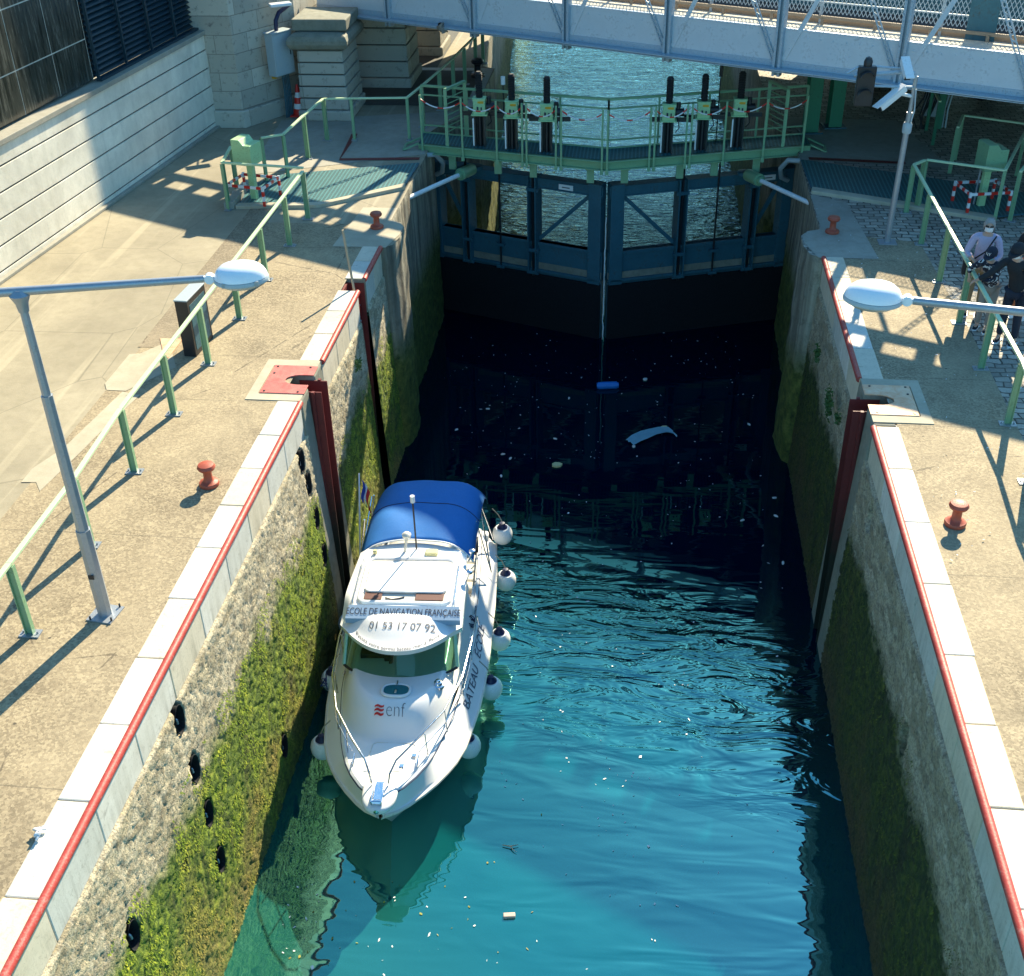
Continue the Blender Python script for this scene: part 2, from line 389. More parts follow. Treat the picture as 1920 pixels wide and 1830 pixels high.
def plaid():
    k = NT('plaid_cloth'); n = k.noise(11, 2, .5, dist=2)
    M['plaid_cloth'] = k.done(k.ramp(n, [(0, (.01, .014, .03)), (.56, (.01, .014, .03)), (.6, (.6, .6, .6)), (1, (.7, .7, .7))]), .8)
plaid()

paint('algae_recess_black', (.0012, .002, .0045), .9, .4, (.003, .005, .004), .3, bump=.2)  # algae on the gate; also paints the niche recesses dark
paint('hatch_teal', (.03, .16, .18), .1, .2)
paint('board_blue', (.26, .38, .52), .5, .06)
paint('green_glass_edge', (.35, .60, .42), .3, .08)
paint('bag_film', (.22, .42, .50), .35, .3)
# ------------------------------------------------------------------ mesh helpers
class MB:
    def __init__(s): s.v = []; s.f = []; s.mi = []; s.mats = []
    def _m(s, mat):
        if mat is None: return 0
        if mat not in s.mats: s.mats.append(mat)
        return s.mats.index(mat)
    def add(s, vs, fs, mat=None):
        o = len(s.v); s.v += [tuple(v) for v in vs]; i = s._m(mat)
        for f in fs: s.f.append(tuple(o+a for a in f)); s.mi.append(i)
        return s
    def box(s, c, d, rz=0, mat=None, ax=None):
        x, y, z = d[0]/2, d[1]/2, d[2]/2
        m = ax if ax is not None else Matrix.Rotation(rz, 3, 'Z')
        vs = [Vector(c) + m @ Vector(q) for q in ((-x, -y, -z), (x, -y, -z), (x, y, -z), (-x, y, -z), (-x, -y, z), (x, -y, z), (x, y, z), (-x, y, z))]
        return s.add(vs, [(0, 3, 2, 1), (4, 5, 6, 7), (0, 1, 5, 4), (1, 2, 6, 5), (2, 3, 7, 6), (3, 0, 4, 7)], mat)
    def bar(s, a, b, w, h, mat=None, up=(0, 0, 1)):
        "rectangular bar from a to b: w across, h along up"
        a, b = Vector(a), Vector(b); d = b-a; L = d.length; d.normalize(); up = Vector(up)
        if abs(d.dot(up)) > .98: up = Vector((0, 1, 0))
        sx = d.cross(up).normalized(); uu = sx.cross(d)
        return s.box((a+b)/2, (w, L, h), ax=Matrix((sx, d, uu)).transposed(), mat=mat)
    def tube(s, a, b, r, r2=None, n=10, mat=None, caps=True):
        return s.path([a, b], [r, r if r2 is None else r2], n, mat, caps)
    def path(s, pts, r, n=8, mat=None, caps=True):
        pts = [Vector(p) for p in pts]; rr = r if isinstance(r, (list, tuple)) else [r]*len(pts)
        vs = []; k = len(pts); pu = None
        for i, p in enumerate(pts):
            d = (pts[min(i+1, k-1)]-pts[max(i-1, 0)]).normalized()
            if pu is None: pu = Vector((0, 0, 1)) if abs(d.z) < .9 else Vector((0, 1, 0))
            sx = d.cross(pu).normalized(); pu = sx.cross(d).normalized()
            for j in range(n):
                t = 2*math.pi*j/n; vs.append(p + (sx*math.cos(t)+pu*math.sin(t))*rr[i])
        fs = [(i*n+j, i*n+(j+1) % n, (i+1)*n+(j+1) % n, (i+1)*n+j) for i in range(k-1) for j in range(n)]
        if caps: fs += [tuple(range(n))[::-1], tuple((k-1)*n+j for j in range(n))]
        return s.add(vs, fs, mat)
    def lathe(s, prof, c=(0, 0, 0), n=20, mat=None, ax=None):
        "prof = [(radius, z)...]"
        m = ax or Matrix.Identity(3); c = Vector(c); vs = []
        for r, z in prof:
            for j in range(n):
                t = 2*math.pi*j/n; vs.append(c + m @ Vector((r*math.cos(t), r*math.sin(t), z)))
        k = len(prof)
        fs = [(i*n+j, i*n+(j+1) % n, (i+1)*n+(j+1) % n, (i+1)*n+j) for i in range(k-1) for j in range(n)]
        fs += [tuple(range(n))[::-1], tuple((k-1)*n+j for j in range(n))]
        return s.add(vs, fs, mat)
    def prism(s, poly, z0, z1, mat=None):
        n = len(poly)
        a = sum(poly[i][0]*poly[(i+1) % n][1]-poly[(i+1) % n][0]*poly[i][1] for i in range(n))
        if a < 0: poly = poly[::-1]
        vs = [(p[0], p[1], z0) for p in poly]+[(p[0], p[1], z1) for p in poly]
        return s.add(vs, [tuple(range(n))[::-1], tuple(range(n, 2*n))]+[(i, (i+1) % n, n+(i+1) % n, n+i) for i in range(n)], mat)
    def sheet(s, poly, z, mat=None):
        n = len(poly); a = sum(poly[i][0]*poly[(i+1) % n][1]-poly[(i+1) % n][0]*poly[i][1] for i in range(n))
        if a < 0: poly = poly[::-1]
        return s.add([(p[0], p[1], z) for p in poly], [tuple(range(n))], mat)
    def build(s, name, mat=None, parent=None, smooth=False, bevel=0, sub=0, loc=None):
        me = bpy.data.meshes.new(name); me.from_pydata(s.v, [], s.f)
        ms = s.mats or [mat]
        if s.mats and mat and mat not in s.mats: pass
        for q in ms: me.materials.append(M[q])
        if len(ms) > 1: me.polygons.foreach_set('material_index', s.mi)
        if smooth: me.polygons.foreach_set('use_smooth', [True]*len(me.polygons))
        me.update()
        o = bpy.data.objects.new(name, me); COL.objects.link(o)
        if smooth == 'auto' or smooth == 2:
            try: me.set_sharp_from_angle(angle=R(40))
            except Exception: pass
        if bevel:
            b = o.modifiers.new('bevel', 'BEVEL'); b.width = bevel; b.segments = 2; b.limit_method = 'ANGLE'; b.angle_limit = R(50)
        if sub:
            q = o.modifiers.new('sub', 'SUBSURF'); q.levels = sub; q.render_levels = sub
        if parent: o.parent = parent
        if loc: o.location = loc
        return o
def struct(o): o['kind'] = 'structure'; return o
def stuff(o, label, cat): o['kind'] = 'stuff'; o['label'] = label; o['category'] = cat; return o
def tag(o, label, cat, group=None):
    o['label'] = label; o['category'] = cat
    if group: o['group'] = group
    return o
def thing(name, label, cat, loc=(0, 0, 0), rz=0, group=None):
    o = bpy.data.objects.new(name, None); COL.objects.link(o); o.empty_display_size = .2
    o.location = loc; o.rotation_euler = (0, 0, rz); return tag(o, label, cat, group)
def dup(root, loc, rz=None, label=None):
    def cp(o, par):
        c = o.copy(); COL.objects.link(c)
        if par: c.parent = par
        for ch in list(o.children): cp(ch, c)
        return c
    r = cp(root, None); r.location = loc
    if rz is not None: r.rotation_euler = (0, 0, rz)
    if label: r['label'] = label
    return r
def text_mesh(body, size, font_shear=0, off=0):
    cu = bpy.data.curves.new('t', 'FONT'); cu.body = body; cu.size = size; cu.align_x = 'CENTER'; cu.align_y = 'CENTER'
    cu.shear = font_shear; cu.offset = off; cu.resolution_u = 3
    o = bpy.data.objects.new('t', cu); COL.objects.link(o)
    dg = bpy.context.evaluated_depsgraph_get(); dg.update()
    me = bpy.data.meshes.new_from_object(o.evaluated_get(dg)); bpy.data.objects.remove(o); return me
def text_on(name, body, size, fn, mat, parent, squash=1.0, shear=0, off=0):
    "fn maps flat text coordinates to a point on the surface it is painted on"
    me = text_mesh(body, size, shear, off)
    bm = bmesh.new(); bm.from_mesh(me); bmesh.ops.triangulate(bm, faces=bm.faces)
    for _ in range(2):
        es = [e for e in bm.edges if e.calc_length() > size*.4]
        if not es: break
        bmesh.ops.subdivide_edges(bm, edges=es, cuts=1); bmesh.ops.triangulate(bm, faces=bm.faces)
    for v in bm.verts: v.co = fn(v.co.x*squash, v.co.y)
    bm.to_mesh(me); bm.free(); me.materials.clear(); me.materials.append(M[mat]); me.name = name
    o = bpy.data.objects.new(name, me); COL.objects.link(o); o.parent = parent; return o

# ================================================================== SETTING
# ---- ground sheets (the lock and the river are cut out of them)
LX, RXE = -4.0, 4.0
g = MB()
left_edge = [(-4.3, -30), (-4.3, 20.2), (-3.92, 20.2), (-3.80, 20.32), (-3.74, 20.7), (-3.74, 21.2), (-3.85, 21.45), (-4.05, 21.55), (-4.05, 26.6), (-4.28, 26.9), (-4.28, 27.3), (-3.6, 28.6), (-3.4, 29.2), (-3.4, 33.1), (-3.75, 33.3), (-4.6, 46), (-5.2, 53), (-6.5, 75)]
g.sheet([(-400, -30)]+left_edge+[(-400, 75)], 0)
struct(g.build('left_quay_ground', 'yard_concrete'))
g = MB(); right_edge = [(4.3, -30), (4.3, 20.2), (3.92, 20.2), (3.78, 20.32), (3.70, 20.7), (3.70, 21.2), (3.85, 21.45), (4.08, 21.55), (4.12, 26.4), (4.28, 26.7), (4.28, 27.2), (3.75, 28.2), (3.6, 46), (4.4, 53), (5.5, 75)]
g.sheet([(400, -30)]+right_edge+[(400, 75)], 0)
struct(g.build('right_quay_ground', 'cobbles'))
# aggregate walks along the lock, 4 mm above
g = MB(); g.sheet([(-7.0, -8), (-4.32, -8), (-4.32, 20.15), (-4.1, 20.15), (-4.1, 21.3), (-6.9, 21.3), (-6.95, 18.6)], .004)
struct(g.build('left_walk', 'aggregate'))
g = MB(); g.sheet([(5.88, -8), (4.32, -8), (4.32, 20.15), (4.05, 21.4), (5.80, 21.0), (5.92, 17.0)], .004)
struct(g.build('right_walk', 'aggregate'))
g = MB(); g.sheet([(-7.0, 15.9), (-6.45, 15.9), (-6.45, 23.2), (-7.0, 22.2)], .008); struct(g.build('left_walk_border', 'aggregate_dark'))
g = MB()
pt = lambda pl: [tuple(at(*q)[:2]) for q in pl]
g.sheet(pt([(318, 640), (262, 664), (243, 665), (197, 720), (200, 732), (236, 734), (330, 690)]), .010)
struct(g.build('left_walk_patch', 'patch_concrete'))
g = MB(); g.sheet(pt([(230, 735), (262, 742), (200, 800), (150, 850), (75, 922), (68, 905), (40, 905), (60, 880), (120, 840)]), .009)
struct(g.build('left_walk_worn_patch', 'patch_concrete'))
g = MB(); g.sheet([(-4.9, 20.15), (-3.9, 20.15), (-3.76, 20.8), (-3.76, 21.2), (-3.87, 21.42), (-4.06, 21.54), (-4.06, 22.2), (-4.75, 22.2)], .012)
struct(g.build('left_nose_paving', 'patch_concrete'))
g = MB(); g.sheet([(4.95, 20.15), (3.9, 20.15), (3.72, 20.8), (3.72, 21.2), (3.87, 21.42), (4.10, 21.54), (4.10, 23.4), (4.75, 23.0)], .012)
struct(g.build('right_nose_paving', 'concrete'))
g = MB(); g.sheet([(-7.7, 24.0), (-4.08, 25.6), (-4.3, 27), (-3.7, 29), (-8.0, 28)], .006)
g.sheet([(4.14, 25.6), (7.2, 25.2), (6.6, 28.6), (3.9, 28.8), (4.3, 27)], .006)
struct(g.build('gate_apron', 'concrete'))
g = MB(); g.sheet([(-9.4, 29.4), (-3.72, 29.4), (-3.72, 32.75), (-5.0, 32.75), (-5.0, 46), (-9.4, 46)], .010)
struct(g.build('under_bridge_shade', 'shade_paving'))  # dark sheet stands in for the shade in the underpass
g = MB(); g.sheet([(-3.70, 29.3), (-3.42, 29.3), (-3.42, 33.08), (-5.6, 33.08), (-5.6, 32.80), (-3.70, 32.80)], .014)
struct(g.build('river_edge_sun_coping', 'coping_stone'))  # pale L-shaped sheet paints the sunlit strip on the edge coping
# dark pipe ducts let into the paving by the gate
g = MB()
for pl in ([(-4.15, 25.2), (-5.9, 25.05), (-5.92, 25.2), (-4.15, 25.36)], [(-5.9, 25.05), (-5.92, 25.2), (-6.05, 27.0), (-5.9, 27.0)], [(4.3, 25.6), (6.3, 25.4), (6.3, 25.55), (4.3, 25.78)]):
    g.sheet(pl, .014)
struct(g.build('duct_channel', 'dark_red'))

# ---- water: the lock chamber and the river beyond are one level
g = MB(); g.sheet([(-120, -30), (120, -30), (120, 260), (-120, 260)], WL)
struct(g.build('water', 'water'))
g = MB(); g.sheet([(-500, 260), (500, 260), (500, 900), (-500, 900)], -1.0); struct(g.build('far_bank_ground', 'yard_concrete'))
g = MB(); g.box((0, 261, -2.5), (900, 2, 5.5)); tag(g.build('embankment_wall', 'tower_stone'), 'far stone embankment wall across the river', 'wall')

# ---- lock walls
NICH = [(8.75, -.75), (8.78, -1.53), (8.80, -2.28), (8.78, -3.05), (13.95, -.74), (14.08, -1.22), (14.16, -1.88), (14.22, -2.62), (6.8, -1.75), (11.25, -3.7), (2.9, -1.2)]
def smooth(a, b, x):
    t = max(0, min(1, (x-a)/(b-a))); return t*t*(3-2*t)
def wall_grid(side, y0, y1, step, parent, mat, niches, name='rubble_face', ztop=-.55):
    ny = int((y1-y0)/step)+1; zs = []; z = ztop
    while z > -4.75: zs.append(z); z -= step*(1 if z > -4.5 else 3)
    nz = len(zs); vs = []
    for i in range(ny):
        y = y0+(y1-y0)*i/(ny-1)
        for z in zs:
            p = Vector((side*3, y, z))
            dd, _ = noise.voronoi(Vector((0, y*3.6, z*6.5+side*9)))
            e = dd[1]-dd[0]
            d = .012*smooth(.0, .2, e) + .006*noise.noise(p*5) + .009*noise.noise(p*13) + .010*noise.noise(p*29)
            mossy = smooth(-1.4, -1.9, z+.5*noise.noise(p*1.3))
            d += mossy*(.004 + .012*noise.noise(p*9+Vector((3, 1, 2))) + .014*noise.noise(p*24))
            fade = smooth(0, .05, y-y0)*smooth(0, .05, y1-y)*smooth(0, .06, ztop-z)
            d = d*fade - .012
            for (yc, zc) in niches:
                q = ((y-yc)/.115)**2+((z-zc)/.21)**2
                if q < 1.15: d = -.30*smooth(1.15, .80, q)
            x = side*(3.985 - .15*(-z/4.33) - d)
            if z > ztop-1e-6: x = side*4.04
            vs.append((x, y, z))
    fs = []
    for i in range(ny-1):
        for j in range(nz-1):
            a = i*nz+j
            fs.append((a, a+nz, a+nz+1, a+1) if side > 0 else (a, a+1, a+nz+1, a+nz))
    m = MB(); m.add(vs, fs); return m.build(name, mat, parent, smooth=True)

def groove_jamb(side, ya, yb, parent, wd=.28):
    m = MB()
    x0 = side*4.6; xi = side*3.83
    poly = [(x0, ya), (side*4.0, ya), (side*3.84, ya), (side*3.84, yb), (x0, yb)]
    # battered concrete jamb
    xt, xb = side*3.995, side*3.81
    vs = [(x0, ya, 0), (xt, ya, 0), (xt, yb, 0), (x0, yb, 0), (x0, ya, -4.8), (xb, ya, -4.8), (xb, yb, -4.8), (x0, yb, -4.8)]
    fs = [(0, 1, 2, 3), (1, 5, 6, 2), (2, 6, 7, 3), (0, 4, 5, 1), (0, 3, 7, 4)]
    m.add(vs, [f if side < 0 else f[::-1] for f in fs]); return m

def lock_wall(side, lab):
    t = thing('lock_wall', lab, 'wall', (0, 0, 0))
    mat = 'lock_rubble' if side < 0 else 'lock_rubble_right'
    y_end = 20.2
    # rubble faces between grooves
    if side < 0:
        segs = [(2.0, 5.5, .06), (5.5, 14.45, .03), (15.55, 18.2, .035), (18.75, y_end, .04)]
        cops = [(-3, 14.36), (15.62, 18.22), (18.72, y_end)]
    else:
        segs = [(2.0, 5.5, .06), (5.5, 14.4, .035), (15.55, y_end, .035)]
        cops = [(-3, 14.26), (15.62, y_end)]
    for a, b, st in segs: wall_grid(side, a, b, st, t, mat, NICH if side < 0 else [(9.95, -1.55), (13.4, -.9)])
    # coping stones with open joints
    joints_L = [-3, -1.8, -.7, .4, 1.4, 2.4, 3.4, 4.6, 5.86, 6.92, 7.89, 8.86, 9.85, 10.81, 11.7, 12.56, 13.41, 14.36, 15.62, 16.55, 17.4, 18.22, 18.72, 19.5, y_end]
    joints_R = [-3, -1.8, -.7, .4, 1.4, 2.4, 3.4, 4.4, 5.4, 6.5, 7.57, 8.61, 9.61, 10.8, 12.0, 13.19, 14.26, 15.62, 16.6, 17.5, 18.35, 19.3, y_end]
    js = joints_L if side < 0 else joints_R
    m = MB(); rnd = random.Random(3+side)
    for a, b in zip(js[:-1], js[1:]):
        if not any(c[0]-.01 <= a and b <= c[1]+.01 for c in cops): continue
        w = .34+rnd.uniform(-.008, .008); zt = .014+rnd.uniform(-.003, .003)
        m.box((side*(4.0+w/2-.0), (a+b)/2, (zt-.56)/2), (w, b-a-.012, zt+.56), mat=rnd.choice(['coping_stone', 'coping_stone', 'coping_stone_warm', 'coping_stone_grey']))
    m.build('coping', 'coping_stone', t, bevel=.012)
    m = MB()
    for a, b in cops: m.box((side*4.22, (a+b)/2, -.3), (.30, b-a-.02, .54))
    m.build('coping_bedding', 'concrete', t)
    # red round guard on the arris
    for a, b in cops:
        m = MB(); n = max(2, int((b-a)/.4)); pts = [(side*4.0, a+.01+(b-a-.02)*i/n, -.012) for i in range(n+1)]
        m.path(pts, .046, 12); m.build('edge_guard', 'red_paint', t, smooth=2)
    # stop-log groove
    ga, gb = 14.80, 15.16
    jm = groove_jamb(side, 14.38 if side < 0 else 14.30, ga, t); jm.build('groove_jamb', 'wet_concrete', t, bevel=.03)
    jm = groove_jamb(side, gb, 15.60, t); jm.build('groove_jamb', 'wet_concrete', t, bevel=.03)
    m = MB(); m.box((side*4.22, (ga+gb)/2, -2.5), (.03, gb-ga, 4.7))
    for yy in (ga+.008, gb-.008): m.box((side*4.02, yy, -2.45), (.42, .016, 4.75))
    for yy in (ga-.02, gb+.02): m.box((side*3.93, yy, -2.42), (.045, .05, 4.72))
    m.build('groove_liner', 'groove_red', t)
    return t
LWT = lock_wall(-1, 'left stone lock wall with white coping, red edge guard and sunlit green moss beside the boat')
RWT = lock_wall(1, 'right stone lock wall in shade with white coping, red edge guard and moss with shade in its colour')

# ladder recess in the left wall
m = MB(); m.box((-4.30, 18.47, -2.45), (.04, .53, 4.8)); m.box((-4.16, 18.235, -2.45), (.32, .03, 4.78)); m.box((-4.16, 18.705, -2.45), (.32, .03, 4.78))
m.build('recess_liner', 'groove_red', LWT)
m = MB(); m.box((-4.16, 18.73, -.3), (.36, .04, .62)); m.build('recess_lintel', 'wet_concrete', LWT)
t = thing('ladder', 'red steel ladder set in the recess of the left lock wall', 'ladder', (-4.10, 18.47, -4.6))
for s in (-1, 1):
    m = MB(); m.box((0, s*.19, 2.2), (.05, .03, 4.3)); m.build('side_rail', 'dark_red', t)
for i in range(14):
    m = MB(); m.tube((0, -.19, .25+i*.3), (0, .19, .25+i*.3), .014, n=8); m.build('rung', 'galv', t)
m = MB(); m.tube((-4.02, 18.25, -.6), (-4.20, 18.40, 1.02), .022, n=8)
tag(m.build('gauge_pole', 'wood_drift', smooth=2), 'thin wooden pole standing upright at the ladder recess', 'pole')

# concrete noses, gate recesses and river walls
def face_wall(edge, z0, name, mat, parent):
    m = MB(); vs = []; 
    pts = []
    for (a, b) in zip(edge[:-1], edge[1:]):
        L = math.dist(a, b); n = max(1, int(L/.12)) if L < 9 else int(L/.5)
        for i in range(n): pts.append((a[0]+(b[0]-a[0])*i/n, a[1]+(b[1]-a[1])*i/n))
    pts.append(edge[-1]); zs = [.0, -.04]+[-.04-.13*i for i in range(1, 37)]
    sgn = 1 if edge[0][0] < 0 else -1
    for i, p in enumerate(pts):
        q0 = pts[max(i-1, 0)]; q1 = pts[min(i+1, len(pts)-1)]
        tx, ty = q1[0]-q0[0], q1[1]-q0[1]; L = math.hypot(tx, ty) or 1; nx, ny = ty/L*sgn, -tx/L*sgn
        for z in zs:
            d = .03*noise.noise(Vector((p[0]*3, p[1]*3, z*2)))+.012*noise.noise(Vector((p[0]*11, p[1]*11, z*9)))
            if z > -.01: d = -.03
            if z < -2: d += .03*noise.noise(Vector((p[0]*9, p[1]*9, z*8)))
            d += .06*(-z/4.3)
            if i in (0, len(pts)-1): d = 0
            vs.append((p[0]+nx*d, p[1]+ny*d, z))
    nz = len(zs); fs = []
    for i in range(len(pts)-1):
        for j in range(nz-1):
            a = i*nz+j; fs.append((a, a+1, a+nz+1, a+nz) if sgn > 0 else (a, a+nz, a+nz+1, a+1))
    m.add(vs, fs); return m.build(name, mat, parent, smooth=True)
def chamber(edge, lab, lab2):
    t = thing('gate_recess_wall', lab, 'wall'); face_wall(edge[:8], -4.9, 'nose_face', 'chamber_wall', t)
    face_wall(edge[7:11], -4.9, 'recess_face', 'chamber_wall', t)
    t2 = thing('river_wall', lab2, 'wall'); face_wall(edge[10:], -4.9, 'wall_face', 'chamber_wall', t2)
    return t, t2
le = [(-4.0, 20.2)]+left_edge[2:]
chamber(le, 'left rounded concrete wall beside the gate, mossy at its foot', 'stained river quay wall beyond the gate on the left')
re_ = [(4.0, 20.2)]+right_edge[2:]
chamber(re_, 'right rounded concrete wall beside the gate in blue shade', 'stained river quay wall beyond the gate on the right')

# groove cover plates with a half-round notch
def cover(side, mat, pts, lab):
    t = thing('cover_plate', lab, 'plate')
    x0, x1 = side*4.66, side*4.0; ya, yb = 14.56, 15.42; c = 14.98; r = .15
    poly = [(x1, ya), (x0, ya), (x0, yb), (x1, yb), (x1, c+r)]
    for i in range(13):
        a = math.pi/2+math.pi*i/12 if side < 0 else math.pi/2-math.pi*i/12
        poly.append((side*4.16+math.cos(a)*r*1.5*(1), c+math.sin(a)*r))
    poly.append((x1, c-r))
    m = MB(); m.prism(poly, .010, .028); m.build('plate', mat, t, bevel=.003)
    m = MB(); m.prism([(side*4.01, 14.37), (side*4.82, 14.37), (side*4.82, 15.62), (side*4.01, 15.62), (side*4.01, 15.42), (side*4.68, 15.42), (side*4.68, 14.56), (side*4.01, 14.56)], -.05, .016)
    m.build('concrete_frame', 'patch_concrete', t)
    m = MB()
    for bx, by in ((4.60, ya+.05), (4.60, yb-.05), (4.10, ya+.05), (4.10, yb-.05), (4.60, c+.18)): m.lathe([(.018, .028), (.018, .036), (.006, .038)], (side*bx, by, 0), 8)
    m.build('bolts', 'black_paint', t)
cover(-1, 'plate_red', None, 'bright red chequered cover plate with half-round notch on the left quay')
cover(1, 'plate_faded', None, 'faded pink cover plate with half-round notch on the right quay')

# mooring hooks in the niches
for i, (yc, zc) in enumerate(NICH[:-1]):
    m = MB(); x = -3.985+.15*(-zc/4.33)-.10
    m.path([(x-.10, yc, zc+.02), (x+.02, yc, zc+.02), (x+.06, yc, zc-.01), (x+.06, yc+.01, zc-.07), (x+.01, yc+.01, zc-.09)], .014, 7)
    hk = m
    m = MB(); xo = -3.985+.15*(-zc/4.33)+.012; vs = []; n = 24; pr = [(1.0, -.012), (.96, -.006), (.90, -.02), (.82, -.14), (.5, -.17), (.02, -.17)]
    for r_, dx in pr:
        for j in range(n): a = 2*math.pi*j/n; vs.append((xo+dx, yc+.115*r_*math.cos(a), zc+.20*r_*math.sin(a)))
    m.add(vs, [(i_*n+j, i_*n+(j+1) % n, (i_+1)*n+(j+1) % n, (i_+1)*n+j) for i_ in range(len(pr)-1) for j in range(n)])
    nc_ = m.build('mooring_niche', 'algae_recess_black', LWT, smooth=2); hk.build('mooring_hook', 'galv', nc_, smooth=2)  # near-black cup paints the dark of the recess

# moss tufts on both walls
def tufts(side, n, y0, y1, name, lab, bright=True):
    rnd = random.Random(11+side); vs = []; fs = []
    for _ in range(n):
        y = y0+(y1-y0)*rnd.random()**1.2; z = -4.33+2.95*rnd.random()**.9
        if z > -1.55+.7*noise.noise(Vector((side*3, y*1.1, z*1.1))): continue
        if noise.noise(Vector((y*2.2, z*2.2, side*5)))+.6*noise.noise(Vector((y*6.2, z*6.2, side*5))) < .0: continue
        if side < 0 and any(((y-a)/.13)**2+((z-b)/.23)**2 < 1.1 for a, b in NICH): continue
        if 14.35 < y < 15.6 or (side < 0 and 18.15 < y < 18.8): continue
        x = side*(3.985-.15*(-z/4.33)-.006)
        L = rnd.uniform(.007, .022)*(1 if rnd.random() < .94 else 2.2); a = rnd.uniform(0, 6.28); out = rnd.uniform(.004, .016)
        dy, dz = math.cos(a)*L, -abs(math.sin(a))*L-.01; wy, wz = -dz*.22, dy*.22
        o = len(vs)
        vs += [(x, y-wy, z-wz), (x, y+wy, z+wz), (x-side*out, y+dy+wy*.5, z+dz+wz*.5), (x-side*out*1.1, y+dy-wy*.5, z+dz-wz*.5)]
        fs.append((o, o+1, o+2, o+3))
    m = MB(); m.add(vs, fs); stuff(m.build(name, 'moss_leaf' if side < 0 else 'moss_leaf_shaded'), lab, 'moss')
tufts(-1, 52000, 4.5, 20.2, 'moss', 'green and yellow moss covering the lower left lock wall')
tufts(1, 16000, 5, 20.2, 'moss', 'moss with shade in its colour on the lower right lock wall')
# a few wall plants with leaves
def wall_plant(x, y, z, n, r, lab):
    rnd = random.Random(int(y*100)); m = MB()
    for _ in range(n):
        c = Vector((x+math.copysign(rnd.random()*.07, -x), y+rnd.gauss(0, r), z+rnd.gauss(0, r)))
        a = Vector((rnd.gauss(0, 1), rnd.gauss(0, 1), rnd.gauss(0, 1))).normalized(); b = a.orthogonal().normalized(); L = rnd.uniform(.02, .04)
        m.add([c-a*L, c+b*L*.5, c+a*L, c-b*L*.5], [(0, 1, 2, 3)])
    tag(m.build('wall_plant', 'leafy'), lab, 'plant')
wall_plant(3.84, 18.3, -.95, 130, .08, 'small bright weed high on the right lock wall near the corner')
wall_plant(3.83, 16.6, -.95, 260, .11, 'largest leafy weed on the right lock wall above the red groove')
wall_plant(3.84, 15.75, -.75, 60, .06, 'small dark weed on the right wall just beside the cover plate')
wall_plant(-3.86, 17.1, -.80, 70, .06, 'small weed on the left lock wall between plate and ladder')

# ================================================================== LEFT CONCRETE WALL, PANELS, LOUVRE
A = Vector((-10.40, 18.22, 0)); B = Vector((-9.42, 27.33, 0)); D = (B-A).normalized(); Nn = Vector((D.y, -D.x, 0))
wrot = math.atan2(D.y, D.x)
def wp(s, off, z): p = A+D*s+Nn*off; return Vector((p.x, p.y, z))
WT = thing('board_marked_wall', 'pale concrete retaining wall with long horizontal grooves at the left', 'wall', (0, 0, 0))
s0, s1 = -14.0, 9.3
m = MB(); zz = [(-.02, .12), (.15, .53), (.56, .95), (.98, 1.36), (1.39, 1.77), (1.80, 2.10)]
for a, b in zz: m.bar(wp(s0, -.2, (a+b)/2), wp(s1, -.2, (a+b)/2), .4, b-a)
m.build('concrete_board', 'board_concrete', WT, bevel=.008)
m = MB(); m.bar(wp(s0, -.25, 1.05), wp(s1, -.25, 1.05), .44, 2.08); m.build('groove_backing', 'dark_stone', WT)
m = MB(); m.bar(wp(s0, -.16, 2.16), wp(s1, -.16, 2.16), .42, .10); m.build('ledge', 'concrete', WT, bevel=.01)
m = MB(); m.bar(wp(s0, .05, .03), wp(s1, .05, .03), .10, .06); m.build('skirting', 'concrete', WT, bevel=.01)
PT = thing('panel_facade', 'dark stained building facade of large panels above the concrete wall', 'building', (0, 0, 0))
m = MB(); m.bar(wp(s0, -.42, 4.2), wp(4.75, -.42, 4.2), .3, 3.9); m.build('backing', 'black_paint', PT)
sb = [4.70-1.22*i for i in range(0, 15)]; zb = [2.26, 3.03, 4.05, 5.05, 6.0]
for i in range(len(sb)-1):
    for z0, z1 in zip(zb[:-1], zb[1:]):
        m = MB(); m.bar(wp(sb[i+1]+.012, -.255, (z0+z1)/2), wp(sb[i]-.012, -.255, (z0+z1)/2), .03, z1-z0-.024); m.build('panel', 'dark_panel', PT)
m = MB()
for s_ in sb: m.bar(wp(s_, -.258, 2.26), wp(s_, -.258, 6.0), .024, .024, up=tuple(Nn))
for z_ in zb[1:]: m.bar(wp(s0, -.258, z_), wp(4.7, -.258, z_), .022, .022)
m.build('joint_strip', 'joint_white', PT)
LT = thing('louvre_screen', 'dark blue metal louvre screen above the concrete wall beside the tower', 'louvre', (0, 0, 0))
m = MB(); m.bar(wp(4.75, -.42, 4.2), wp(9.3, -.42, 4.2), .2, 3.9); m.build('backing', 'black_paint', LT)
for k_ in range(34):
    z = 2.32+k_*.105; m = MB(); p0, p1 = wp(4.80, -.26, z), wp(9.25, -.26, z)
    m.bar(p0, p1, .12, .012, up=(Nn.x*.6, Nn.y*.6, .8)); m.build('slat', 'louvre', LT)
for s_ in (4.78, 5.95, 7.1, 8.25, 9.28):
    m = MB(); m.bar(wp(s_, -.17, 2.22), wp(s_, -.17, 6.1), .05, .05, up=tuple(Nn)); m.build('mullion', 'louvre', LT)
m = MB(); m.bar(wp(4.75, -.15, 2.245), wp(9.3, -.15, 2.245), .12, .05); m.build('sill', 'louvre', LT)

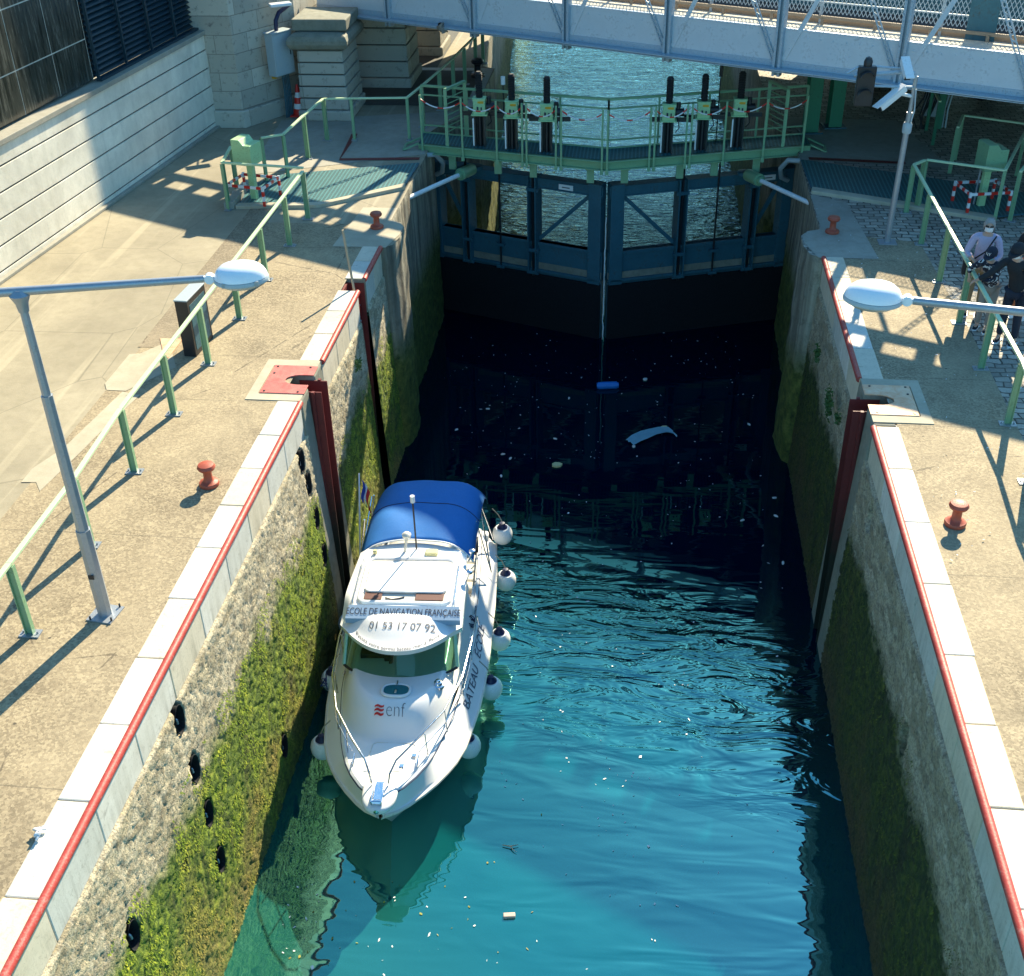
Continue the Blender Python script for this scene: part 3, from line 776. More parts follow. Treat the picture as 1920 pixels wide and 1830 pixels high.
# ================================================================== TOWER AND PIERS
TT = thing('stone_tower', 'tall pale ashlar tower at the left end of the bridge', 'tower', (0, 0, 0))
tp = [(-11.0, 27.42), (-8.74, 27.42), (-7.72, 29.15), (-7.6, 31.0), (-11.0, 31.0)]
m = MB(); m.prism(tp, .40, 13.0); m.build('shaft', 'tower_stone', TT, bevel=.02)
m = MB(); m.prism([(-11.1, 27.34), (-8.70, 27.34), (-7.64, 29.12), (-7.52, 31.1), (-11.1, 31.1)], -.02, .40); m.build('plinth', 'tower_stone', TT, bevel=.03)
def pier(x0, x1, y0, y1, ztop, lab, cap=True):
    t = thing('stone_pier', lab, 'pier', (0, 0, 0))
    nc = 5; hh = (ztop-.25)/nc
    m = MB(); m.box(((x0+x1)/2, (y0+y1)/2, ztop/2), (x1-x0-.06, y1-y0-.06, ztop)); m.build('core', 'dark_stone', t)
    for i in range(nc):
        sh = .05*(nc-i)/nc
        m = MB(); m.box(((x0+x1)/2, (y0+y1)/2, .25+hh*(i+.5)), (x1-x0+sh*2, y1-y0+sh*2, hh-.03)); m.build('stone_course', 'pier_stone', t, bevel=.015)
    m = MB(); m.box(((x0+x1)/2, (y0+y1)/2, .12), (x1-x0+.22, y1-y0+.22, .25)); m.build('base', 'pier_stone', t, bevel=.04)
    if cap:
        m = MB(); cx, cy = (x0+x1)/2, (y0+y1)/2
        prof = [(0, 0), (.05, .02), (.14, .07), (.19, .16), (.19, .24), (.14, .33), (.05, .38), (-.06, .40)]
        vs = []; 
        for o_, z in prof:
            hx, hy = (x1-x0)/2+o_, (y1-y0)/2+o_; vs += [(cx-hx, cy-hy, ztop+z), (cx+hx, cy-hy, ztop+z), (cx+hx, cy+hy, ztop+z), (cx-hx, cy+hy, ztop+z)]
        n = len(prof); fs = [(i*4+j, i*4+(j+1) % 4, i*4+4+(j+1) % 4, i*4+4+j) for i in range(n-1) for j in range(4)]+[(3, 2, 1, 0), tuple((n-1)*4+j for j in range(4))]
        m.add(vs, fs); m.build('cornice', 'wet_concrete', t)
    return t
pier(-7.45, -6.38, 28.1, 29.6, 1.62, 'nearest rusticated stone pier with rounded cornice beside the tower')
pier(-7.4, -5.45, 31.1, 32.6, 2.3, 'second stone pier, standing in the dark under the bridge', False)
pier(-7.2, -5.15, 34.5, 35.9, 2.4, 'farthest stone pier under the bridge beside the river', False)
m = MB(); m.box((-6.9, 28.9, 2.16), (1.3, 1.4, .26)); tag(m.build('bearing_block', 'wet_concrete', bevel=.03), 'mossy block under the left end of the steel bridge', 'block')
m = MB(); m.box((-9.6, 36, 1.5), (.5, 13, 3.4)); m.box((-8.2, 43, 1.5), (8, .5, 3.4)); tag(m.build('underpass_wall', 'dark_stone'), 'dark wall at the back of the underpass between the piers', 'wall')

# ================================================================== STEEL BRIDGE
BO = Vector((-1.03, 27.15, 2.08)); BD = Vector((.897, -.442, 0)).normalized(); BN = Vector((-BD.y, BD.x, 0))   # BN points away from the camera
if BN.y < 0: BN = -BN
brz = math.atan2(BD.y, BD.x)
BT = thing('steel_bridge', 'grey riveted steel truss bridge crossing the top of the view', 'bridge', tuple(BO), brz)
# local frame: x along the bridge, y away from the camera, z up
SP = 2.45; x_a, x_b = -3*SP+.2, 9*SP
def dome(m, c, r=.017, n=6, nrm='y'):
    ax = Matrix.Rotation(R(90), 3, 'X') if nrm == 'y' else Matrix.Identity(3)
    m.lathe([(r, 0), (r*.8, r*.5), (r*.25, r*.75)], c, n, ax=ax)
def truss(y, rivets=True, solid=False):
    m = MB(); m.box(((x_a+x_b)/2, y, .40), (x_b-x_a, .014, .74))
    m.box(((x_a+x_b)/2, y+.05, .755), (x_b-x_a, .14, .012))
    if rivets:
        n = int((x_b-x_a)/.26)
        for i in range(n): dome(m, (x_a+.13+i*.26, y-.007, .62), .018)
        for i in range(3, 8):
            for r_ in range(4):
                for c_ in range(5):
                    if i % 3 == 0: dome(m, (i*SP-1.45+c_*.10+(r_ % 2)*.05, y-.007, .28+r_*.1), .014)
    m.build('web_plate', 'bridge_steel', BT)
    m = MB(); m.box(((x_a+x_b)/2, y-.10, .012), (x_b-x_a, .34, .022)); m.box(((x_a+x_b)/2, y-.016, .085), (x_b-x_a, .016, .12)); m.box(((x_a+x_b)/2, y-.06, -.02), (x_b-x_a, .40, .016))
    if rivets:
        n = int((x_b-x_a)/.13)
        for i in range(n): dome(m, (x_a+.06+i*.13, y-.024, .09), .017); dome(m, (x_a+.12+i*.13, y-.18, .023), .016, nrm='z')
    m.build('bottom_chord', 'bridge_edge', BT)
    m = MB(); m.box(((x_a+x_b)/2, y, 2.42), (x_b-x_a, .34, .03)); m.box(((x_a+x_b)/2, y-.08, 2.9), (x_b-x_a, .015, .32)); m.box(((x_a+x_b)/2, y, 3.35), (x_b-x_a, .30, .9))
    for i in range(36): m.box((x_a+.3+i*.8, y, 2.62), (.30, .1, .4))
    m.build('top_chord', 'bridge_steel', BT)
    for i in range(-2, 9):
        x = i*SP; m = MB()
        for dx in (-.075, .075): m.box((x+dx, y-.03, 1.3), (.012, .16, 2.9))
        m.box((x, y-.03, 1.3), (.14, .012, 2.9))
        for dx in (-.055, .055): m.box((x+dx, y-.105, 1.3), (.05, .012, 2.9))
        if rivets:
            for q in range(22): dome(m, (x-.055, y-.112, .12+q*.115), .012); dome(m, (x+.055, y-.112, .12+q*.115), .012)
        m.build('vertical', 'bridge_edge', BT)
        # inner channel of the built-up post
        if i < 8:
            xm = x+SP/2
            m = MB(); m.bar((x+.10, y-.02, .16), (xm-.06, y-.02, 2.35), .09, .014, up=(0, 1, 0)); m.bar((x+.065, y-.02+.03, .16), (xm-.095, y+.01, 2.35), .012, .06, up=(0, 1, 0))
            if rivets:
                for q in range(14):
                    f_ = (q+.5)/14; dome(m, (x+.10+(SP/2-.16)*f_, y-.027, .16+2.19*f_), .011)
            m.build('diagonal', 'bridge_steel', BT)
            m = MB()
            for dx in (-.04, .04): m.bar((xm+.06+dx, y-.03, 2.35), (x+SP-.10+dx, y-.03, .16), .02, .03, up=(0, 1, 0))
            for q in range(20):
                f_ = (q+.5)/20; a_ = (xm+.06+(SP/2-.16)*f_, 2.35-2.19*f_); s_ = 1 if q % 2 else -1
                m.bar((a_[0]-.05, y-.034, a_[1]-.02*s_), (a_[0]+.05, y-.034, a_[1]+.02*s_), .028, .008, up=(0, 1, 0))
            m.build('lattice_diagonal', 'bridge_edge', BT)
truss(0); truss(6.3, False)
W1 = 9.6
m = MB(); m.box(((x_a+x_b)/2, .80, .50), (x_b-x_a, 1.42, .20)); m.build('ballast_strip', 'pale_ballast', BT)
m = MB(); m.box(((x_a+x_b)/2, 1.5+(W1-1.5)/2, .32), (x_b-x_a, W1-1.5, .16)); m.build('deck', 'asphalt_deck', BT)
m = MB(); m.box(((x_a+x_b)/2, W1/2+.1, .14), (x_b-x_a, W1-.3, .16)); m.build('deck_soffit', 'gate_blue', BT)
m = MB(); 
for i in range(0, 26): m.box((x_a+.4+i*1.05, W1/2, -.02), (.10, W1-.3, .2))
m.build('cross_beam', 'bridge_edge', BT)
m = MB(); m.box(((x_a+x_b)/2, 1.40, .74), (x_b-x_a, .06, .06)); m.box(((x_a+x_b)/2, 1.56, .52), (x_b-x_a, .08, .34))
for i in range(24): m.box((x_a+.3+i*1.1, 1.38, .66), (.06, .05, .13))
m.build('kerb_rail', 'kerb_brown', BT)
# expanded-metal fence: thin strands in two directions
m = MB(); fy = 1.5; z0f, z1f = .80, 2.05; hgt = z1f-z0f; st = .085; xf0, xf1 = -.5, 8.2*SP
n = int((xf1-xf0)/st)
for i in range(n):
    x = xf0+i*st
    for sg in (1, -1):
        m.bar((x, fy+.004*sg, z0f), (x+sg*hgt*.52, fy+.004*sg, z1f), .014, .004, up=(0, 1, 0))
m.build('mesh_fence', 'bridge_edge', BT)
for i in range(-1, 9):
    m = MB(); m.box((i*SP+.25, fy+.04, 1.25), (.06, .06, 1.7)); m.build('fence_post', 'bridge_edge', BT)
m = MB()
for z in (1.02, 1.55, 2.08): m.box(((xf0+xf1)/2, fy-.01, z), (xf1-xf0, .02, .025))
m.build('fence_rail', 'bridge_steel', BT)
m = MB(); m.box((3.2*SP+.55, fy-.05, 1.15), (.55, .03, 1.1)); m.build('fence_sign_panel', 'gate_blue', BT)
# road parapet behind the fence, openings throw light patches on the deck
m = MB(); m.box(((x_a+x_b)/2, 4.0, .9), (x_b-x_a, .12, 1.1))
for i in range(26): m.box((x_a+.4+i*.95, 4.0, 1.6), (.55, .10, .5))
m.build('parapet', 'gate_blue', BT)
m = MB(); m.box(((x_a+x_b)/2, W1, .35), (x_b-x_a, .2, 1.1)); m.build('rear_girder', 'bridge_edge', BT)
# rag tied to the bottom chord
m = MB(); rr = random.Random(4)
pts = [Vector((-1.9-1.35+rr.gauss(0, .06), -.22+rr.gauss(0, .03), .0+rr.gauss(0, .05))) for _ in range(14)]
m.path(pts, [.04+rr.random()*.03 for _ in pts], 7); rg = m.build('tied_rag', 'grey_cloth', None, smooth=True)
rg.matrix_world = Matrix.Translation(BO) @ Matrix.Rotation(brz, 4, 'Z'); tag(rg, 'grey rag knotted on the lower edge of the bridge', 'rag')

# second, wider bridge behind: unseen, deck and girders sized to block light
RT = thing('unseen_bridge', 'unseen broad dark bridge behind the steel truss bridge, shaped to block light', 'bridge', (BO.x+BN.x*20, BO.y+BN.y*20, 0), brz)
m = MB(); m.box((0, 9, 5.75), (60, 19, .9)); m.build('deck', 'dark_stone', RT)
m = MB(); m.box((0, -.2, 6.2), (60, .5, 2.0)); m.build('unseen_fascia_girder', 'gate_blue', RT)
m = MB(); m.box((0, 18.6, 6.2), (60, .5, 2.0)); m.build('rear_girder', 'gate_blue', RT)
for s_, nm in ((-16, 'unseen_abutment'), (14, 'unseen_abutment')):
    m = MB(); m.box((s_, 9, 2.65), (3, 17, 5.29)); m.build(nm, 'tower_stone', RT)

# green columns under the bridge
cg = None
for (px, py, lab) in ((1518, 247, 'left green steel column under the bridge on the right quay'), (1562, 237, 'right green steel column under the bridge, next to yellow beams')):
    p = at(px, py, 0)
    if cg is None:
        cg = thing('bridge_column', lab, 'column', (p.x, p.y, 0), R(8), 'green columns under the bridge')
        m = MB()
        for s_ in (-1, 1): m.box((0, s_*.14, 1.1), (.30, .02, 2.16))
        m.box((0, 0, 1.1), (.02, .26, 2.16)); m.build('shaft', 'green_deep', cg)
        m = MB(); m.box((0, 0, .015), (.50, .46, .03)); m.build('base_plate', 'gate_blue', cg)
    else: dup(cg, (p.x, p.y, 0), label=lab)

# ================================================================== GATE
GT = thing('lock_gate', 'pair of dark blue steel mitre gates with open windows closing the lock', 'lock gate', (0, 0, 0))
apex = Vector((-.03, 25.55, 0))
def leaf(hx, hy, sgn):
    Hh = Vector((hx, hy, 0)); Ap = apex+Vector((sgn*.045, 0, 0)); d = (Ap-Hh); L = d.length; d.normalize()
    t = GT
    def P(f, off, z):   # f metres from the hinge, off toward the camera
        n = Vector((d.y, -d.x, 0)); n = n if n.y < 0 else -n
        p = Hh+d*f+n*off; return Vector((p.x, p.y, z))
    def slab(m, f0, f1, z0, z1, th=.16, off=0): m.bar(P(f0, off, (z0+z1)/2), P(f1, off, (z0+z1)/2), th, z1-z0)
    zt = -.58
    m = MB(); slab(m, 0, L, -.84, zt-.05, .20); slab(m, 0, L, zt-.05, zt-.03, .30); slab(m, .0, L, -.86, -.83, .26); m.build('top_beam', 'gate_blue', t, bevel=.008)
    m = MB(); slab(m, 0, L, -4.9, -2.16, .14); m.build('skin_plate', 'gate_blue', t)
    m = MB(); slab(m, 0, L, -2.24, -2.16, .22); slab(m, 0, L, -2.88, -2.82, .30); m.build('horizontal_beam', 'gate_blue', t, bevel=.006)
    m = MB(); slab(m, 0, L, -2.88, -2.66, .012, .08); m.build('tide_band', 'wet_concrete', t)
    m = MB(); slab(m, 0.01, L-.01, -4.9, -2.96, .07, .10); m.build('algae_skirt', 'algae_recess_black', t)
    for f0, f1, nm in ((0, .34, 'heel_post'), (L-.33, L-.02, 'mitre_post')):
        m = MB(); slab(m, f0, f1, -2.95, zt, .30); m.build(nm, 'gate_blue', t, bevel=.01)
    fs = [L*.235, L*.62]
    for f in fs:
        m = MB(); slab(m, f-.11, f-.08, -2.92, zt, .34, .06); slab(m, f+.08, f+.11, -2.92, zt, .34, .06); slab(m, f-.11, f+.11, -2.92, zt, .03, 0); m.build('stile', 'gate_blue', t)
        m = MB(); m.tube(P(f, .14, -3.0), P(f, .14, .1), .03, n=8); m.build('valve_rod', 'black_paint', t)
        for z in (-.9, -2.35, -2.9): 
            m = MB(); slab(m, f-.15, f+.15, z-.04, z+.04, .1, .15); m.build('rod_guide', 'gate_blue', t, bevel=.006)
    f = L*.43; m = MB(); m.tube(P(f, .14, -3.0), P(f, .14, .1), .022, n=8); m.build('valve_rod', 'black_paint', t)
    for z in (-2.35, -2.9):
        m = MB(); slab(m, f-.1, f+.1, z-.03, z+.03, .1, .15); m.build('rod_guide', 'gate_blue', t)
    m = MB(); m.bar(P(.34, 0, -.88), P(fs[0]-.11, 0, -2.0), .06, .09); m.build('brace', 'gate_blue', t)
    m = MB(); m.bar(P(L-.33, 0, -.88), P(fs[1]+.11, 0, -2.1), .06, .09); m.build('brace', 'gate_blue', t)
    # rubbing strips and bolts
    m = MB()
    for i in range(int(L/.28)): m.lathe([(.016, 0), (.010, .016)], P(.14+i*.28, .105, -.73), 6, ax=Matrix.Rotation(R(90), 3, 'X'))
    m.build('bolt_row', 'gate_blue', t)
    m = MB(); slab(m, *( (L-1.05, L-.70) if sgn < 0 else (.55, .95)), -.80, -.68, .012, .15); m.build('tag_plate', 'white_plastic', t)
    m = MB(); slab(m, *( (L-.97, L-.78) if sgn < 0 else (.63, .87)), -.755, -.73, .014, .152); m.build('tag_mark', 'grey_ink', t)
    return P, L
PL_, LL = leaf(-4.28, 27.12, -1); PR_, LR_ = leaf(4.22, 27.0, 1)
# white strip painting the bright river glimpsed through the mitre gap
m = MB(); rr = random.Random(2); pts = [Vector((apex.x+rr.gauss(0, .006), apex.y-.02-.10*(i/18), -1.35-3.0*(i/18))) for i in range(19)]
m.path(pts, [.010+.010*rr.random() for _ in pts], 6); o = m.build('mitre_gap_glint', 'white_plastic', None, smooth=True); tag(o, 'thin white strip painting bright light through the gap between the two gate leaves', 'light strip')

# hydraulic rams
for sx, lab in ((-1, 'left hydraulic ram with green sleeve and silver rod pushing the gate'), (1, 'right hydraulic ram with green sleeve and silver rod pushing the gate')):
    if sx < 0: a, b = Vector((-4.12, 23.35, -.22)), Vector((-3.05, 26.35, -.52))
    else: a, b = Vector((4.16, 23.5, -.22)), Vector((3.0, 26.25, -.52))
    t = thing('hydraulic_ram', lab, 'hydraulic ram', (0, 0, 0), 0, 'gate rams')
    d = (b-a); m = MB(); m.tube(a, a+d*.74, .05, n=12); m.build('rod', 'lamp_white', t, smooth=2)
    m = MB(); m.tube(a+d*.72, a+d*.755, .085, n=14); m.tube(a+d*.755, a+d*.93, .135, n=16); m.tube(a+d*.93, a+d*.945, .10, n=14); m.build('sleeve', 'green_paint', t, smooth=2)
    m = MB(); m.tube(a+d*.94, a+d*1.02, .03, n=10); m.lathe([(.16, -.04), (.16, .04), (.1, .05)], b, 14); m.build('clevis', 'gate_blue', t, smooth=2)

# ================================================================== WALKWAY OVER THE GATE
WK = thing('gate_walkway', 'green steel walkway with railings running across the top of the gate', 'walkway', (0, 0, 0))
zD = .13
wl, wc, wr = Vector((-4.28, 25.98, zD)), Vector((-.04, 24.95, zD)), Vector((4.38, 26.28, zD))
bl, bc, br_ = Vector((-4.30, 26.78, zD)), Vector((-.04, 25.80, zD)), Vector((4.30, 27.05, zD))
m = MB(); vs = [wl, wc, wr, br_, bc, bl]
m.prism([(v.x, v.y) for v in vs], zD-.05, zD); m.build('deck', 'grating', WK)
for a, b in ((wl, wc), (wc, wr)):
    m = MB(); m.bar(a+Vector((0, 0, -.10)), b+Vector((0, 0, -.10)), .05, .20); m.bar(a+Vector((0, -.04, -.01)), b+Vector((0, -.04, -.01)), .12, .02); m.bar(a+Vector((0, -.04, -.19)), b+Vector((0, -.04, -.19)), .12, .02); m.build('front_beam', 'green_paint', WK, bevel=.004)
for a, b in ((bl, bc), (bc, br_)):
    m = MB(); m.bar(a+Vector((0, 0, -.08)), b+Vector((0, 0, -.08)), .05, .2); m.build('rear_beam', 'green_paint', WK)
def lerp(a, b, t): return a+(b-a)*t
# brackets down to the gate
for a, b, ts in ((wl, wc, (.18, .43, .62, .92)), (wc, wr, (.09, .36, .53, .74))):
    for t_ in ts:
        p = lerp(a, b, t_)+Vector((0, .12, 0)); m = MB(); m.box((p.x, p.y, -.24), (.16, .10, .36)); m.box((p.x, p.y-.06, -.08), (.22, .03, .10)); m.build('bracket', 'green_paint', WK, bevel=.004)
# triangular end ramps
for e, sg in ((wl, -1), (wr, 1)):
    m = MB(); q = e+Vector((sg*.32, -.16, -.10)); m.bar(e+Vector((0, 0, 0)), q, .05, .03); m.bar(q, e+Vector((sg*.34, .25, -.1)), .05, .03); m.bar(e+Vector((sg*.34, .25, -.1)), e+Vector((0, .45, 0)), .05, .03); m.build('end_ramp', 'green_paint', WK)
# rear railing: double top rail, low rail, posts
hR = 1.06
for a, b, skew in ((bl, bc, 0), (bc, br_, 1)):
    n = 4
    for i in range(n+1):
        p = lerp(a, b, i/n); m = MB(); m.box((p.x, p.y, zD+hR/2), (.045, .045, hR)); m.build('rear_post', 'green_paint', WK)
    for z, w_ in ((hR, .05), (hR-.2, .03), (.18, .03)):
        m = MB(); m.bar(a+Vector((0, 0, z)), b+Vector((0, 0, z)), w_, w_); m.build('rear_rail', 'green_paint', WK)
# fine mesh infill as crossing wires
m = MB()
for a, b in ((lerp(bl, bc, .72), bc), (bc, lerp(bc, br_, .3))):
    L = (b-a).length; n = int(L/.05)
    for i in range(n): p = lerp(a, b, (i+.5)/n); m.bar((p.x, p.y-.01, zD+.2), (p.x, p.y-.01, zD+.85), .004, .004)
    for j in range(13): m.bar(a+Vector((0, -.01, .2+j*.05)), b+Vector((0, -.01, .2+j*.05)), .004, .004)
m.build('mesh_infill', 'green_paint', WK)
# front posts with plastic chains
fp_px = [(785, 285), (858, 300), (925, 303), (975, 304), (983, 305), (1040, 305), (1050, 306), (1128, 306), (1138, 306), (1217, 305), (1226, 304), (1285, 302), (1294, 300), (1357, 293), (1432, 285), (1505, 276)]
fpost = []
for px, py in fp_px:
    x = at(px, py, zD).x
    a, b = (wl, wc) if x < wc.x else (wc, wr)
    t_ = max(0, min(1, (x-a.x)/(b.x-a.x))); p = lerp(a, b, t_)+Vector((0, -.10, 0)); fpost.append(p)
    m = MB(); m.box((p.x, p.y, zD-.18+.64), (.042, .042, 1.28)); m.box((p.x, p.y-.01, zD-.22), (.07, .05, .10)); m.build('front_post', 'green_paint', WK, bevel=.003)
for i, (a, b) in enumerate(zip(fpost[:-1], fpost[1:])):
    if (a-b).length < .25: continue
    m = MB(); n = 14; sag = .17
    for j in range(n):
        if j % 2 and False: continue
        f0, f1 = j/n, (j+1)/n
        pz = lambda f: lerp(a, b, f)+Vector((0, 0, 1.02-sag*4*f*(1-f)))
        m.tube(pz(f0), pz(f1), .014, n=6, mat='chain_white' if (j//2) % 3 else 'red_plastic')
    m.build('chain', 'chain_white', WK)
# pedestrian gates near each end
for (q, sg) in ((lerp(wl, wc, .16), -1), (lerp(wr, wc, .14), 1)):
    r_ = lerp(bl, bc, .24) if sg < 0 else lerp(br_, bc, .20)
    m = MB()
    m.bar(q+Vector((0, 0, 0)), q+Vector((0, 0, 1.22)), .07, .05); m.bar(r_, r_+Vector((0, 0, 1.22)), .07, .05)
    m.bar(q+Vector((0, 0, 1.22)), r_+Vector((0, 0, 1.22)), .07, .05)
    m.build('gate_frame', 'green_paint', WK)
    m = MB()
    for j in range(7): m.bar(lerp(q, r_, .1)+Vector((0, 0, .3+j*.12)), lerp(q, r_, .9)+Vector((0, 0, .3+j*.12)), .012, .02)
    m.build('gate_bars', 'green_paint', WK)

# six valve hoists standing on the walkway
HP = [(905, 272, 'leftmost green valve hoist on the walkway, beside the little gate'), (962, 283, 'second green valve hoist from the left on the walkway'), (1025, 294, 'third green valve hoist from the left, nearest the middle on its side'),
      (1250, 295, 'fourth green valve hoist from the left, just right of the middle posts'), (1314, 288, 'fifth green valve hoist from the left, with motor on its left side'), (1380, 277, 'rightmost green valve hoist, in front of the dark river wall')]
h0 = None
for i, (px, py, lab) in enumerate(HP):
    p = at(px, py-8, zD); a, b = (wl, wc) if p.x < wc.x else (wc, wr); t_ = (p.x-a.x)/(b.x-a.x); p = lerp(a, b, t_)+Vector((0, .26, 0))
    if h0 is None:
        h0 = thing('valve_hoist', lab, 'hoist', tuple(p), 0, 'valve hoists on the gate walkway')
        m = MB()
        for sx in (-1, 1): m.box((sx*.10, 0, .34), (.03, .24, .68))
        m.box((0, .05, .34), (.17, .03, .68)); m.tube((0, -.03, 0), (0, -.03, .66), .045, n=10); m.build('pedestal', 'black_paint', h0)
        m = MB(); m.box((-.135, -.13, .33), (.03, .012, .6)); m.build('scale_strip', 'white_plastic', h0)
        m = MB(); m.box((0, 0, .695), (.36, .30, .03)); m.box((0, 0, .87), (.27, .22, .33)); m.box((0, 0, 1.04), (.30, .25, .025)); m.build('gear_box', 'green_pale', h0, bevel=.012)
        m = MB(); m.prism([(-.03, -.112), (.07, -.112), (.02, -.118)], .95, .99); m.box((.05, -.113, .97), (.10, .006, .05)); m.build('warning_label', 'yellow_steel', h0)
        m = MB(); m.box((-.03, -.113, .84), (.04, .006, .07)); m.box((.05, -.113, .82), (.03, .006, .09)); m.build('number_mark', 'ink', h0)
        m = MB(); prof = []
        for q in range(15): z = 1.05+q*.035; prof += [(.062, z), (.078, z+.012), (.078, z+.022), (.062, z+.034)]
        prof += [(.05, 1.60)]; m.lathe(prof, (0, 0, 0), 12); m.build('bellows', 'dark_rubber', h0, smooth=2)
        m = MB(); m.tube((.14, .05, .84), (.32, .07, .84), .085, n=12); m.tube((.20, .05, .92), (.20, .05, 1.05), .05, n=10); m.box((.05, .16, .66), (.9, .05, .09)); m.build('motor', 'black_paint', h0, smooth=2)
        m = MB(); m.path([(.15, .1, .75), (.22, .1, .62), (.24, .08, .5), (.16, .04, .42)], .012, 6); m.build('cable', 'dark_rubber', h0, smooth=2)
    else: dup(h0, tuple(p), R(0) if i < 3 else R(180) if False else 0, lab)
# thin mast with lamp on the walkway
p = at(1345, 290, zD); m = MB(); m.tube((p.x, 26.35, .1), (p.x, 26.35, 1.75), .012, n=8); m.tube((p.x, 26.35, 1.55), (p.x, 26.35, 1.95), .035, n=10)
tag(m.build('sensor_mast', 'black_paint', smooth=2), 'thin black mast behind the walkway between two hoists', 'mast')
p = at(937, 275, zD); m = MB(); m.tube((p.x, 26.7, .1), (p.x, 26.7, 1.25), .014, n=8, mat='black_paint'); m.tube((p.x, 26.7, 1.25), (p.x, 26.7, 1.42), .05, n=12, mat='white_plastic')
t = thing('beacon_post', 'short post with small white beacon behind the left hoists', 'beacon', (0, 0, 0)); m.v and m.build('beacon', 'white_plastic', t)
# curved hoses at the gate heels
for sx in (-1, 1):
    m = MB(); x = sx*4.15
    m.path([(x, 25.7, -.05), (x-sx*.25, 25.9, -.1), (x-sx*.38, 26.1, -.35), (x-sx*.32, 26.3, -.62), (x-sx*.15, 26.5, -.75)], .055, 10)
    tag(m.build('hose', 'cabinet_grey', smooth=2), ('grey curved hose beside the left heel of the gate' if sx < 0 else 'grey curved hose beside the right heel of the gate'), 'hose')

# ================================================================== GRATINGS AND PEDESTALS
def slab_thing(name, poly, z0, z1, mat, lab, cat, frame=None):
    t = thing(name, lab, cat, (0, 0, 0)); m = MB(); m.prism(poly, z0, z1); m.build('panel', mat, t)
    m = MB(); n = len(poly)
    for i in range(n):
        a, b = Vector((*poly[i], (z0+z1)/2-.002)), Vector((*poly[(i+1) % n], (z0+z1)/2-.002)); m.bar(a, b, .05, z1-z0)
    m.build('frame', 'gate_blue', t); return t
slab_thing('floor_grating', [(-4.10, 24.85), (-4.14, 23.55), (-5.65, 22.35), (-7.25, 22.2), (-7.35, 23.3), (-6.85, 23.95)], .03, .055, 'grating', 'blue-green floor grating over the left gate machinery, dappled with sun', 'grating')
slab_thing('floor_grating', [(4.12, 25.45), (4.16, 23.75), (7.45, 22.30), (8.1, 22.5), (8.3, 23.6), (6.2, 24.6)], .03, .055, 'grating', 'blue-green floor grating over the right gate machinery, all in shade', 'grating')
for nm, pl, lab in (('kerb', [(-4.14, 23.52), (-4.10, 23.3), (-5.68, 22.12), (-7.3, 21.98), (-7.3, 22.17), (-5.65, 22.32)], 'pale kerb along the near edge of the left grating'),
                    ('kerb', [(4.16, 23.72), (4.12, 23.48), (7.35, 22.08), (7.45, 22.28)], 'pale kerb along the near edge of the right grating')):
    m = MB(); m.prism(pl, -.1, .07); tag(m.build(nm, 'patch_concrete', bevel=.01), lab, 'kerb')
m = MB(); m.prism([(-7.32, 23.3), (-7.32, 21.98), (-7.50, 21.9), (-7.50, 23.3)], -.02, .16); tag(m.build('kerb', 'concrete', bevel=.01), 'short raised kerb at the outer end of the left grating', 'kerb')

def pedestal(x, y, rz, lab, lid):
    t = thing('control_pedestal', lab, 'control box', (x, y, 0), rz)
    m = MB(); m.box((0, 0, .42), (.13, .10, .84)); m.box((0, 0, .03), (.3, .26, .04)); m.build('post', 'green_pale', t, bevel=.006)
    m = MB(); poly = [(-.21, .80), (.21, .80), (.21, 1.20), (.05, 1.20), (-.03, 1.30), (-.21, 1.30)]
    vs = [(y_, -.26, z) for y_, z in poly]+[(y_, .16, z) for y_, z in poly]; n = len(poly)
    m.add(vs, [tuple(range(n)), tuple(range(n, 2*n))[::-1]]+[(i, n+i, n+(i+1) % n, (i+1) % n) for i in range(n)]); m.build('hood', lid, t, bevel=.008)
    m = MB(); m.tube((.03, .08, 0), (.03, .08, .82), .018, n=8); m.tube((-.10, .08, 0), (-.10, .08, .82), .018, n=8); m.build('conduit', 'galv', t)
    return t
def barrier(x, y, rz, lab):
    t = thing('striped_barrier', lab, 'barrier', (x, y, 0), rz)
    w_, d_ = .40, .34; cs = [(-w_, -d_), (w_, -d_), (w_, d_), (-w_, d_)]
    for cx, cy in cs:
        m = MB()
        for j in range(4): m.box((cx, cy, .06+.05+j*.1), (.045, .045, .1), mat='red_plastic' if j % 2 == 0 else 'white_plastic')
        m.build('leg', 'red_plastic', t)
    for i in range(4):
        a, b = Vector((*cs[i], .42)), Vector((*cs[(i+1) % 4], .42)); m = MB(); n = 6
        for j in range(n): m.bar(lerp(a, b, j/n), lerp(a, b, (j+1)/n), .035, .05, mat='red_plastic' if j % 2 else 'white_plastic')
        m.build('bar', 'red_plastic', t)
    return t
pL = at(478, 372, .05); pedestal(pL.x, pL.y, R(-14), 'sunlit green control box on a post inside the left railings', 'green_pale')
barrier(pL.x+.02, pL.y-.05, R(-12), 'small red and white striped barrier around the left control post')
pR = at(1838, 385, .05); pedestal(pR.x, pR.y, R(14), 'shaded green control box on a post inside the right railings', 'green_paint')
barrier(pR.x-.03, pR.y-.05, R(12), 'small red and white striped barrier around the right control post')

